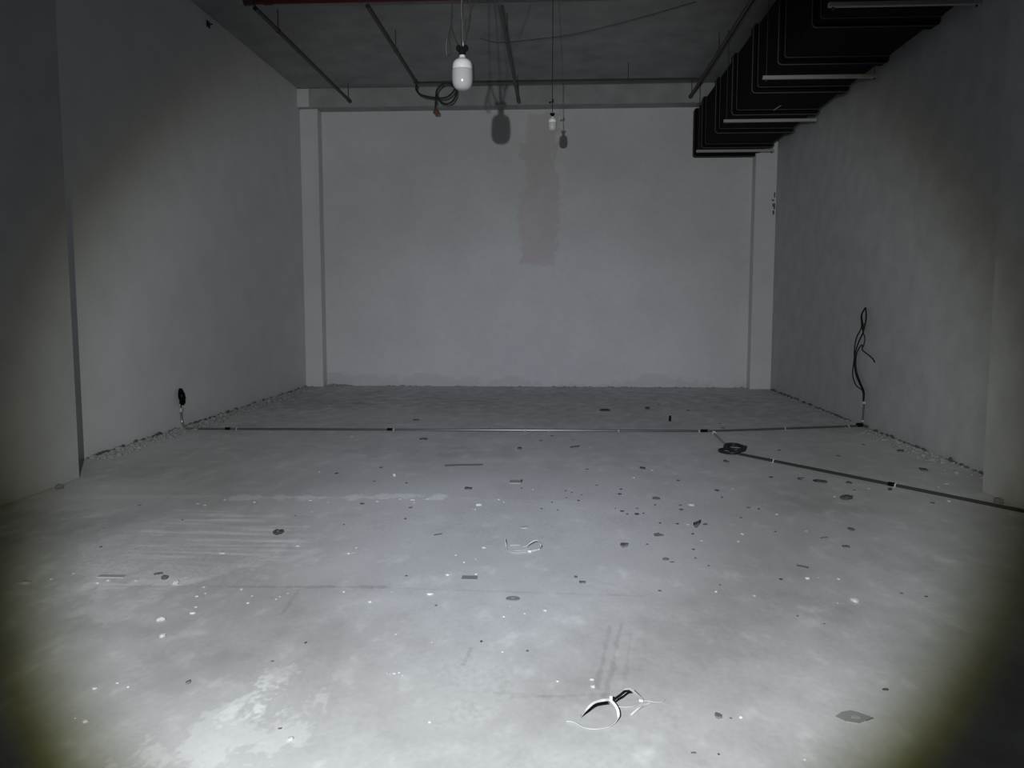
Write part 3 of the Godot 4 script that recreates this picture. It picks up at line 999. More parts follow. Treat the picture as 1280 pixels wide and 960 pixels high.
	# (with a ragged ridge behind it, darkened for the shaded gap at the wall: one heap, two tones)
	for side in [[LEFT + 0.019, -7.66, -14.8, "left", sl], [RIGHT - 0.019, -6.76, -14.8, "right", sr]]:
		var edge := begin()
		var z: float = side[1]
		while z > side[2]:
			var s := rng.randf_range(0.03, 0.075)
			if rng.randf() < 0.78:
				add_lump(edge, rng, Vector3(side[0], -0.003, z - s * 0.6), Vector3(0.028, s * rng.randf_range(0.25, 0.62), s * 1.5), 6, false)
			z -= s * 1.1
		var heap: ArrayMesh = (side[4] as SurfaceTool).commit()
		heap.surface_set_material(0, M.rubble)
		edge.commit(heap)
		heap.surface_set_material(1, M.broken)
		var ro := obj("mortar_rubble", heap, null)
		tag(ro, "crumbled mortar rubble and ragged dark edge along the foot of the %s wall" % side[3], "rubble")
		ro.set_meta("kind", "stuff")
	var sb := begin()
	for k in 120:
		var s := rng.randf_range(0.02, 0.06)
		add_lump(sb, rng, Vector3(rng.randf_range(-4.25, 3.4), -0.004, BACK + 0.03 + pow(rng.randf(), 2.0) * 0.12), Vector3(s * 1.4, s * 0.4, s), 6)
	for k in 26:
		var s := rng.randf_range(0.03, 0.07)
		add_lump(sb, rng, Vector3(rng.randf_range(-4.22, -3.85), -0.004, BACK + 0.04 + rng.randf() * 0.1), Vector3(s * 1.4, s * 0.7, s), 6)
	var rb := obj("mortar_rubble", sb.commit(), M.rubble)
	tag(rb, "thin line of mortar crumbs along the foot of the back wall", "rubble")
	rb.set_meta("kind", "stuff")
	tag(obj("rubble_stone", lump(5, Vector3(0.06, 0.045, 0.10), 8), plain(0.20, 0.95), null, Vector3(3.405, 0.000, -6.340) + Vector3(-0.05, -0.004, 0)), "dark stone lying at the foot of the right column, behind the conduit branch", "stone")
	tag(obj("rubble_stone", lump(6, Vector3(0.05, 0.045, 0.08), 8), plain(0.20, 0.95), null, Vector3(-4.113, 0.000, -6.419) + Vector3(0.05, -0.004, 0)), "dark stone lying at the foot of the left column", "stone")

	# ------------------------------------------------ cable ties dropped on the floor
	var tie := thing("strap_tie", "white plastic strap ties twisted into two loops on the front of the floor", "cable tie", Vector3(0.226, 0.000, -2.967))
	var ot := -tie.position
	for s in [[[Vector3(0.040, 0.004, -2.850), Vector3(0.070, 0.006, -2.839), Vector3(0.108, 0.006, -2.802), Vector3(0.144, 0.006, -2.797), Vector3(0.187, 0.007, -2.812), Vector3(0.214, 0.020, -2.827), Vector3(0.225, 0.040, -2.833), Vector3(0.218, 0.062, -2.851), Vector3(0.197, 0.075, -2.873), Vector3(0.171, 0.080, -2.863), Vector3(0.139, 0.065, -2.872), Vector3(0.111, 0.040, -2.868), Vector3(0.093, 0.012, -2.872)], 0.01, 0.35], [[Vector3(0.248, 0.108, -2.891), Vector3(0.261, 0.108, -2.896), Vector3(0.276, 0.100, -2.909), Vector3(0.302, 0.060, -2.952), Vector3(0.326, 0.018, -3.003)], 0.01, 0.5], [[Vector3(0.203, 0.030, -2.964), Vector3(0.218, 0.016, -2.958), Vector3(0.247, 0.008, -2.958), Vector3(0.285, 0.006, -2.970), Vector3(0.318, 0.010, -2.998)], 0.009, 0.35], [[Vector3(0.324, 0.014, -2.999), Vector3(0.347, 0.016, -2.996), Vector3(0.374, 0.010, -3.000), Vector3(0.398, 0.008, -3.008), Vector3(0.413, 0.012, -3.025)], 0.008, 0.3], [[Vector3(0.356, 0.006, -3.001), Vector3(0.330, 0.010, -2.972), Vector3(0.308, 0.016, -2.938), Vector3(0.276, 0.006, -2.905)], 0.007, 0.3]]:
		var p: Array = []
		for q in s[0]:
			p.append(q + ot)
		obj("strap", ribbon(p, s[1], 0.0016, s[2]), M.nylon, tie)
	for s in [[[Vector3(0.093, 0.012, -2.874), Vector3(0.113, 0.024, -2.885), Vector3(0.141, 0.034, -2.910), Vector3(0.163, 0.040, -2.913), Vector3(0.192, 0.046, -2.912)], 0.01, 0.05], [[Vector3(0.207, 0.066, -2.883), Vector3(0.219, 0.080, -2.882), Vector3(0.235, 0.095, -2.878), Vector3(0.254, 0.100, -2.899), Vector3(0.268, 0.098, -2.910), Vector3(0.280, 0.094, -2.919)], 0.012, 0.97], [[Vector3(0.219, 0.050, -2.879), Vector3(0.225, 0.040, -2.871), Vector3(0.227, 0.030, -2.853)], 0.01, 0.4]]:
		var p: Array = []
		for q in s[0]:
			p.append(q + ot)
		var inner := obj("shade_ribbon", ribbon(p, s[1], 0.0016, s[2]), M.black, tie)  # black ribbon added for the shadow and unlit underside of the raised strap
		inner.set_meta("label", "black ribbon standing for the shade under the strap")
	obj("lock_head", box(Vector3(0.322, 0.012, -3.010) + ot - Vector3(0.008, 0.006, 0.008), Vector3(0.322, 0.012, -3.010) + ot + Vector3(0.008, 0.006, 0.008), 0.002), M.nylon, tie)
	obj("lock_head", box(Vector3(0.201, 0.076, -2.887) + ot - Vector3(0.006, 0.010, 0.006), Vector3(0.201, 0.076, -2.887) + ot + Vector3(0.006, 0.010, 0.006), 0.002), M.nylon, tie)
	var thin := thing("cable_tie", "thin white cable tie lying half open in the middle of the floor", "cable tie", Vector3(-0.201, 0.000, -4.998))
	var on := -thin.position
	for s in [[[Vector3(-0.320, 0.050, -5.010), Vector3(-0.314, 0.035, -4.976), Vector3(-0.308, 0.014, -4.954), Vector3(-0.301, 0.006, -4.926), Vector3(-0.278, 0.005, -4.881), Vector3(-0.243, 0.005, -4.859), Vector3(-0.206, 0.005, -4.867), Vector3(-0.180, 0.005, -4.879)], 0.007, 0.4], [[Vector3(-0.253, 0.006, -4.901), Vector3(-0.218, 0.008, -4.899), Vector3(-0.183, 0.010, -4.897), Vector3(-0.164, 0.010, -4.893)], 0.006, 0.3], [[Vector3(-0.288, 0.006, -5.010), Vector3(-0.258, 0.008, -5.009), Vector3(-0.228, 0.010, -5.003), Vector3(-0.208, 0.012, -4.971), Vector3(-0.186, 0.014, -4.968), Vector3(-0.166, 0.040, -4.937), Vector3(-0.144, 0.062, -4.914), Vector3(-0.125, 0.070, -4.910), Vector3(-0.110, 0.066, -4.910), Vector3(-0.097, 0.050, -4.900), Vector3(-0.093, 0.032, -4.915), Vector3(-0.102, 0.008, -4.939), Vector3(-0.128, 0.006, -4.916), Vector3(-0.162, 0.006, -4.897)], 0.007, 0.5]]:
		var p: Array = []
		for q in s[0]:
			p.append(q + on)
		obj("strap", ribbon(p, s[1], 0.0016, s[2]), M.nylon, thin)
	obj("lock_head", box(Vector3(-0.162, 0.008, -4.891) + on - Vector3(0.011, 0.007, 0.008), Vector3(-0.162, 0.008, -4.891) + on + Vector3(0.011, 0.007, 0.008), 0.002), M.nylon, thin)

	# ------------------------------------------------ scraps one can tell apart
	var wrap := obj("plastic_wrapper", flake(901, 0.09, 0.09, 0.003, 0.05, 11), M.wrapper, null, Vector3(0.158, 0.000, -8.997))
	tag(wrap, "crumpled pale plastic wrapper in front of the conduit, right of its shiny middle", "wrapper")
	var peg := thing("black_peg", "short black peg standing upright between the conduit and the back wall", "peg", Vector3(1.459, 0.000, -10.669))
	obj("shaft", lathe([Vector2(0.016, 0), Vector2(0.013, 0.05), Vector2(0.011, 0.075), Vector2(0, 0.078)], 10), M.black, peg)
	obj("pale_tip", lathe([Vector2(0.009, 0.078), Vector2(0.007, 0.092), Vector2(0, 0.093)], 10), M.strut, peg)
	var scraps := [
		["rubble_clump", 2.243, -6.406, 0.081, 0.138, 0.05, 0.035, 0.02, "dark crumbly clump on the right of the floor, below the conduit branch", "debris", "lump"],
		["tape_scrap", 0.951, -5.536, 0.051, 0.086, 0.045, 0.02, 0.03, "crumpled dark scrap with a thin tail trailing to its right", "debris", "flake"],
		["tape_tail", 1.017, -5.590, 0.040, 0.030, 0.06, 0.006, 0.0, "thin dark strip trailing right of the crumpled dark scrap", "debris", "flake"],
		["mortar_flake", 0.421, -5.050, 0.056, 0.083, 0.10, 0.012, 0.012, "dark speckled oval flake right of the thin white cable tie", "debris", "flake"],
		["paper_scrap", 0.662, -5.305, 0.070, 0.109, 0.22, 0.004, 0.004, "flat mid-grey torn triangle of card on the middle of the floor", "debris", "flake"],
		["mortar_lump", 0.645, -4.787, 0.029, 0.050, 0.08, 0.015, 0.0, "small round dark grey lump below the grey torn triangle", "debris", "lump"],
		["floor_sliver", 0.676, -4.743, 0.029, 0.015, 0.12, 0.004, 0.0, "hair-thin dark sliver beside the small round grey lump", "debris", "flake"],
		["mortar_flake", 0.144, -4.351, 0.045, 0.049, 0.16, 0.008, 0.0, "ragged grey flake above the faint twin drag marks", "debris", "flake"],
		["mortar_flake", 0.109, -4.441, 0.023, 0.038, 0.14, 0.006, 0.0, "small grey flake just behind the ragged grey flake near the drag marks", "debris", "flake"],
		["wood_splinter", 1.412, -4.694, 0.055, 0.050, 0.07, 0.014, 0.0, "short dark splinter lying slanted right of the middle of the floor", "debris", "stick"],
		["mortar_flake", 2.238, -7.013, 0.131, 0.191, 0.15, 0.012, 0.0, "broad grey mortar flake with a pale tip near the conduit branch", "debris", "flake"],
		["mortar_flake", 2.458, -6.978, 0.066, 0.112, 0.17, 0.01, 0.0, "flat grey flake close under the slanting conduit branch", "debris", "flake"],
		["metal_strip", -0.477, -4.402, 0.086, 0.063, 0.23, 0.004, 0.0, "flat grey rectangular strip left of the grey oval washer", "strip", "slab"],
		["pipe_ring", -1.828, -5.215, 0.061, 0.104, 0.02, 0.03, 0.0, "small black broken ring with a pale centre on the left of the floor", "ring", "ring"],
		["flat_washer", -0.221, -4.093, 0.072, 0.076, 0.22, 0.004, 0.0, "flat oval grey washer with a pale centre below the thin white cable tie", "washer", "washer"],
		["dry_leaf", -2.219, -4.374, 0.070, 0.050, 0.19, 0.005, 0.0, "flat grey leaf-shaped scrap on the chalky joint at the left", "debris", "flake"],
		["mortar_flake", -0.723, -6.591, 0.079, 0.098, 0.12, 0.01, 0.0, "dark rectangular flake just in front of the long thin stick", "debris", "flake"],
		["wood_stick", -0.868, -7.577, 0.347, 0.104, 0.06, 0.018, 0.0, "long thin dark stick lying crosswise in the middle of the floor", "stick", "stick"],
		["wood_splinter", -0.774, -5.245, 0.048, 0.045, 0.05, 0.008, 0.0, "short dark splinter behind and left of the thin white cable tie", "debris", "stick"],
		["plastic_chunk", 0.678, -11.679, 0.115, 0.195, 0.015, 0.03, 0.02, "black chunk lying alone between the conduit and the back wall", "debris", "lump"],
		["plastic_sliver", 1.310, -11.940, 0.094, 0.160, 0.03, 0.02, 0.0, "flat black sliver right of the lone black chunk near the back wall", "debris", "flake"],
		["mortar_flake", 0.786, -7.517, 0.067, 0.110, 0.10, 0.01, 0.0, "dark oval flake beside a white crumb in the middle of the floor", "debris", "flake"],
		["mortar_lump", 0.770, -6.324, 0.044, 0.076, 0.07, 0.02, 0.0, "dark pointed lump behind the grey torn triangle", "debris", "lump"],
		["mortar_flake", 1.801, -5.109, 0.055, 0.042, 0.13, 0.008, 0.0, "narrow grey flake on the right, in front of the small dark star-shaped lump", "debris", "flake"],
		["mortar_lump", 1.970, -5.512, 0.041, 0.070, 0.10, 0.015, 0.01, "small dark star-shaped lump on the right of the floor", "debris", "lump"],
		["wood_splinter", 1.727, -5.308, 0.051, 0.027, 0.09, 0.008, 0.0, "thin dark splinter left of the small star-shaped lump", "debris", "stick"],
		["mortar_flake", 3.333, -7.583, 0.082, 0.139, 0.10, 0.012, 0.0, "dark flake on the floor by the right wall, behind the conduit branch", "debris", "flake"],
		["mortar_flake", 3.535, -8.584, 0.082, 0.119, 0.08, 0.012, 0.0, "dark flake at the foot of the right wall near the mortar ridge", "debris", "flake"],
		["tape_scrap", 2.705, -6.750, 0.043, 0.059, 0.02, 0.012, 0.0, "black scrap touching the front of the conduit branch by its white clip", "debris", "flake"],
		["wire_offcut", 2.113, -7.135, 0.066, 0.082, 0.07, 0.006, 0.0, "small dark hooked wire offcut left of the broad grey mortar flake", "wire", "hook"],
		["mortar_flake", 1.616, -7.892, 0.064, 0.101, 0.10, 0.012, 0.0, "dark flake just in front of the black cable coil on the floor", "debris", "flake"],
		["mortar_flake", 1.296, -6.629, 0.054, 0.085, 0.16, 0.008, 0.0, "pale grey flake in front of the floor coil, behind two bright crumbs", "debris", "flake"],
		["wood_splinter", 0.190, -8.639, 0.094, 0.121, 0.06, 0.02, 0.03, "dark bent splinter leaning against the crumpled clear wrapper", "debris", "stick"],
		["mortar_flake", -0.385, -8.510, 0.059, 0.100, 0.08, 0.012, 0.0, "dark flake on the stained floor just in front of the conduit's shiny middle", "debris", "flake"],
		["mortar_flake", -1.492, -9.041, 0.099, 0.106, 0.10, 0.012, 0.0, "dark flat flake in front of the conduit, left of the shiny stretch", "debris", "flake"],
		["mortar_lump", -1.835, -10.562, 0.074, 0.125, 0.10, 0.02, 0.0, "dark lump behind the conduit left of its shiny stretch", "debris", "lump"],
		["paper_label", 1.090, -2.942, 0.135, 0.101, 0.27, 0.003, 0.0, "flat grey diamond-shaped paper scrap with a pale centre, bottom right of the floor", "paper", "diamond"],
		["mortar_flake", 0.595, -2.921, 0.026, 0.039, 0.13, 0.008, 0.0, "grey flake beside a chalk-white crumb right of the white strap loops", "debris", "flake"],
		["mortar_flake", -1.459, -3.070, 0.029, 0.030, 0.14, 0.008, 0.01, "small dark flake on the grey floor left of the large chalky patch", "debris", "flake"],
		["mortar_lump", -2.146, -4.290, 0.039, 0.048, 0.10, 0.025, 0.0, "dark chip standing up on the chalky joint beside the leaf-shaped scrap", "debris", "lump"],
		["mortar_slab", -2.457, -4.313, 0.151, 0.045, 0.56, 0.006, 0.0, "long thin pale mortar slab lying along the chalky joint at the left", "debris", "slab"],
		["tile_chip", -0.352, -6.886, 0.096, 0.123, 0.56, 0.006, 0.0, "pale rectangular chip with a dark end on the middle of the floor", "debris", "slab"],
		["plaster_lump", 1.511, -4.142, 0.041, 0.069, 0.80, 0.022, 0.0, "largest bright white plaster lump, alone on the right of the floor", "plaster lump", "lump"],
		["plaster_lump", -1.881, -3.705, 0.034, 0.044, 0.72, 0.02, 0.0, "white plaster lump in front of the chalky joint, rearmost of a close pair", "plaster lump", "lump"],
		["plaster_lump", -1.783, -3.520, 0.025, 0.032, 0.72, 0.016, 0.0, "white plaster lump in front of the chalky joint, nearer of a close pair", "plaster lump", "lump"],
		["plaster_lump", -2.049, -4.217, 0.038, 0.052, 0.75, 0.022, 0.0, "white plaster lump sitting on the chalky joint below the leaf-shaped scrap", "plaster lump", "lump"],
		["plaster_lump", -2.868, -4.172, 0.072, 0.056, 0.55, 0.02, 0.0, "dull white plaster lump at the dim left edge of the floor", "plaster lump", "lump"],
		["plaster_lump", -0.653, -4.134, 0.030, 0.044, 0.72, 0.012, 0.0, "flat white plaster crumb behind and left of the oval washer", "plaster lump", "lump"],
		["plaster_lump", -0.916, -2.676, 0.028, 0.023, 0.62, 0.012, 0.0, "flat white plaster crumb right of the large chalky patch in front", "plaster lump", "lump"],
		["plaster_lump", 1.011, -6.145, 0.044, 0.073, 0.78, 0.015, 0.0, "bright white crumb behind the crumpled dark scrap with a tail", "plaster lump", "lump"],
		["plaster_lump", -1.423, -7.058, 0.036, 0.061, 0.80, 0.03, 0.0, "bright round plaster lump behind the chalky ridge left of the long stick", "plaster lump", "lump"],
		["plaster_lump", 1.381, -4.491, 0.034, 0.033, 0.75, 0.012, 0.0, "flat white crumb right of the middle, in front of the slanted dark splinter", "plaster lump", "lump"],
		["plaster_lump", -0.583, -6.045, 0.030, 0.052, 0.78, 0.016, 0.0, "bright white crumb in front of the dark rectangular flake", "plaster lump", "lump"],
		["plaster_lump", -0.216, -5.441, 0.055, 0.057, 0.60, 0.01, 0.0, "pale flat crumb just behind the thin white cable tie", "plaster lump", "lump"],
		["plaster_lump", 1.256, -14.318, 0.098, 0.167, 0.62, 0.03, 0.0, "pale crumb at the foot of the back wall, right of the stain", "plaster lump", "lump"],
	]
	var mats := {}
	for i in scraps.size():
		scrap(scraps[i], i, mats)

	# ------------------------------------------------ specks and crumbs too small to tell apart
	var dark: Array[Mesh] = []
	var pale: Array[Mesh] = []
	for k in 5:
		dark.append(flake(300 + k, 1.0, 1.0, 0.22, 0.15, 7))
		pale.append(lump(400 + k, Vector3(1, 0.55, 1), 6))
	var dm := [plain(0.10, 0.9), plain(0.14, 0.9), plain(0.19, 0.9)]
	var pm := [plain(0.58, 0.9), plain(0.52, 0.9), plain(0.66, 0.9)]
	var specks := [
		[0.523, -6.645, 0.027, 0.040, "nearest tiny dark floor speck left of the black floor coil"],
		[0.503, -6.473, 0.039, 0.054, "second nearest tiny dark floor speck left of the black floor coil"],
		[0.433, -6.004, 0.018, 0.027, "nearest tiny dark floor speck right of the thin white cable tie"],
		[0.479, -5.923, 0.036, 0.054, "second nearest tiny dark floor speck right of the thin white cable tie"],
		[0.508, -5.844, 0.024, 0.035, "nearest tiny dark floor speck behind the speckled oval flake"],
		[0.595, -6.012, 0.024, 0.036, "fourth nearest tiny dark floor speck behind and left of the grey torn triangle"],
		[0.579, -5.848, 0.041, 0.055, "second nearest tiny dark floor speck behind and left of the grey torn triangle"],
		[0.625, -5.873, 0.024, 0.035, "nearest tiny dark floor speck behind and left of the grey torn triangle"],
		[0.334, -6.784, 0.027, 0.041, "second nearest tiny dark floor speck in front and right of the crumpled pale wrapper"],
		[0.168, -6.239, 0.025, 0.037, "nearest tiny dark floor speck behind and left of the speckled oval flake"],
		[0.198, -6.428, 0.016, 0.024, "third nearest tiny dark floor speck in front of the crumpled pale wrapper"],
		[1.041, -7.011, 0.035, 0.053, "nearest tiny dark floor speck in front and left of the black floor coil"],
		[0.738, -6.130, 0.022, 0.032, "second nearest tiny dark floor speck behind the grey torn triangle"],
		[0.917, -5.994, 0.036, 0.055, "nearest tiny dark floor speck behind and left of the dark scrap with a tail"],
		[0.928, -6.128, 0.031, 0.039, "second nearest tiny dark floor speck behind and left of the dark scrap with a tail"],
		[0.894, -5.346, 0.022, 0.033, "nearest tiny dark floor speck in front and left of the dark scrap with a tail"],
		[0.844, -5.005, 0.021, 0.031, "nearest tiny dark floor speck in front of the dark scrap with a tail"],
		[0.824, -4.827, 0.020, 0.030, "nearest tiny dark floor speck right of the round dark grey lump"],
		[0.879, -4.687, 0.015, 0.022, "second nearest tiny dark floor speck in front and right of the grey torn triangle"],
		[0.879, -4.360, 0.014, 0.021, "nearest tiny dark floor speck in front and right of the round dark grey lump"],
		[0.570, -5.092, 0.021, 0.031, "nearest tiny dark floor speck in front and left of the grey torn triangle"],
		[0.832, -5.601, 0.023, 0.034, "nearest tiny dark floor speck left of the dark scrap with a tail"],
		[1.288, -6.406, 0.026, 0.039, "nearest tiny dark floor speck behind and right of the dark scrap with a tail"],
		[0.546, -4.248, 0.022, 0.033, "nearest tiny dark floor speck in front of the round dark grey lump"],
		[0.713, -5.615, 0.023, 0.031, "nearest tiny dark floor speck behind the grey torn triangle"],
		[1.868, -7.188, 0.044, 0.066, "nearest tiny dark floor speck in front and right of the black floor coil"],
		[1.424, -6.082, 0.037, 0.036, "second nearest tiny dark floor speck right of the dark scrap with a tail"],
		[1.486, -6.050, 0.025, 0.037, "second nearest tiny dark floor speck left of the dark rubble clump"],
		[1.304, -5.787, 0.024, 0.033, "nearest tiny dark floor speck right of the dark scrap with a tail"],
		[1.449, -5.434, 0.023, 0.034, "nearest tiny dark floor speck behind and left of the slanted dark splinter"],
		[2.414, -6.720, 0.021, 0.032, "nearest tiny dark floor speck behind and right of the dark rubble clump"],
		[1.232, -4.470, 0.024, 0.032, "nearest tiny dark floor speck in front and left of the slanted dark splinter"],
		[0.073, -6.562, 0.026, 0.039, "nearest tiny dark floor speck right of the pale rectangular chip"],
		[0.123, -6.508, 0.019, 0.029, "second nearest tiny dark floor speck in front of the crumpled pale wrapper"],
		[-0.035, -6.176, 0.019, 0.028, "second nearest tiny dark floor speck in front and right of the pale rectangular chip"],
		[0.008, -5.932, 0.018, 0.027, "nearest tiny dark floor speck left of the grey torn triangle"],
		[-0.110, -5.974, 0.018, 0.027, "nearest tiny dark floor speck behind and right of the thin white cable tie"],
		[0.076, -6.326, 0.019, 0.028, "second nearest tiny dark floor speck right of the pale rectangular chip"],
		[0.278, -7.452, 0.037, 0.055, "nearest tiny dark floor speck in front and right of the crumpled pale wrapper"],
		[-0.287, -6.644, 0.020, 0.030, "nearest tiny dark floor speck in front and right of the pale rectangular chip"],
		[-1.622, -7.421, 0.038, 0.056, "second nearest tiny dark floor speck left of the long thin stick"],
		[-1.551, -6.836, 0.028, 0.042, "second nearest tiny dark floor speck behind and left of the thin white cable tie"],
		[-1.267, -6.789, 0.027, 0.041, "nearest tiny dark floor speck left of the dark rectangular flake"],
		[-1.466, -6.046, 0.043, 0.059, "second nearest tiny dark floor speck right of the black broken ring"],
		[-1.082, -5.944, 0.036, 0.046, "nearest tiny dark floor speck in front and left of the long thin stick"],
		[-1.062, -5.624, 0.023, 0.034, "nearest tiny dark floor speck in front and left of the dark rectangular flake"],
		[-1.453, -5.454, 0.017, 0.026, "nearest tiny dark floor speck right of the black broken ring"],
		[-1.861, -5.668, 0.018, 0.027, "nearest tiny dark floor speck behind and right of the black broken ring"],
		[-1.960, -7.149, 0.044, 0.066, "second nearest tiny dark floor speck behind and right of the black broken ring"],
		[-0.831, -4.416, 0.018, 0.028, "nearest tiny dark floor speck left of the grey rectangular strip"],
		[-0.600, -3.970, 0.017, 0.025, "nearest tiny dark floor speck in front and left of the grey rectangular strip"],
		[-0.332, -3.547, 0.015, 0.023, "nearest tiny dark floor speck in front and left of the oval grey washer"],
		[-0.124, -3.455, 0.018, 0.019, "nearest tiny dark floor speck in front of the oval grey washer"],
		[-1.193, -3.291, 0.018, 0.018, "nearest tiny dark floor speck behind and right of the large chalky patch"],
		[-0.977, -2.748, 0.019, 0.010, "nearest tiny dark floor speck right of the large chalky patch"],
		[0.464, -2.665, 0.021, 0.011, "nearest tiny dark floor speck in front and right of the white strap loops"],
		[0.639, -2.911, 0.013, 0.013, "nearest tiny dark floor speck right of the white strap loops"],
		[0.546, -2.664, 0.012, 0.014, "second nearest tiny dark floor speck in front and right of the white strap loops"],
		[1.800, -4.281, 0.019, 0.024, "nearest tiny dark floor speck right of the largest white plaster lump"],
		[1.264, -3.839, 0.013, 0.017, "nearest tiny dark floor speck in front and left of the largest white plaster lump"],
		[1.288, -3.166, 0.029, 0.019, "nearest tiny dark floor speck behind and right of the diamond-shaped paper scrap"],
		[0.931, -13.030, 0.038, 0.057, "nearest tiny dark floor speck behind and right of the lone black chunk"],
		[1.538, -13.063, 0.051, 0.077, "nearest tiny dark floor speck right of the lone black chunk"],
		[1.537, -12.433, 0.049, 0.073, "nearest tiny dark floor speck behind and left of the upright black peg"],
		[1.866, -11.789, 0.070, 0.105, "nearest tiny dark floor speck behind and right of the upright black peg"],
		[2.058, -10.450, 0.042, 0.063, "nearest tiny dark floor speck right of the upright black peg"],
		[2.030, -10.108, 0.040, 0.061, "nearest tiny dark floor speck behind the black floor coil"],
		[3.292, -8.961, 0.038, 0.056, "nearest tiny dark floor speck behind and left of the branch conduit clip"],
		[2.802, -8.273, 0.043, 0.065, "nearest tiny dark floor speck behind the dark rubble clump"],
		[2.298, -8.563, 0.035, 0.052, "second nearest tiny dark floor speck right of the black floor coil"],
		[2.066, -8.061, 0.033, 0.049, "nearest tiny dark floor speck right of the black floor coil"],
		[2.853, -6.310, 0.034, 0.052, "nearest tiny dark floor speck in front and right of the branch conduit clip"],
		[-2.828, -4.854, 0.023, 0.030, "nearest tiny dark floor speck behind and left of the leaf-shaped scrap"],
		[-2.615, -5.517, 0.018, 0.027, "nearest tiny dark floor speck behind and right of the leaf-shaped scrap"],
		[-3.127, -5.905, 0.027, 0.040, "nearest tiny dark floor speck behind the leaf-shaped scrap"],
		[-1.113, -3.486, 0.015, 0.023, "nearest tiny dark floor speck in front of the black broken ring"],
		[-0.056, -9.375, 0.037, 0.055, "nearest tiny dark floor speck left of the crumpled pale wrapper"],
		[-0.178, -9.032, 0.053, 0.079, "nearest tiny dark floor speck behind and right of the pale rectangular chip"],
		[1.908, -4.239, 0.019, 0.023, "second nearest tiny dark floor speck right of the largest white plaster lump"],
		[1.168, -3.934, 0.013, 0.018, "nearest tiny dark floor speck left of the largest white plaster lump"],
	]
	for i in specks.size():
		var q: Array = specks[i]
		var t := obj("dirt_speck", dark[i % 5], dm[i % 3], null, Vector3(q[0], 0, q[1]))
		t.scale = Vector3(q[2], minf(q[2], 0.03) * 0.6, q[3])
		tag(t, q[4], "speck", "dark specks strewn on the floor")
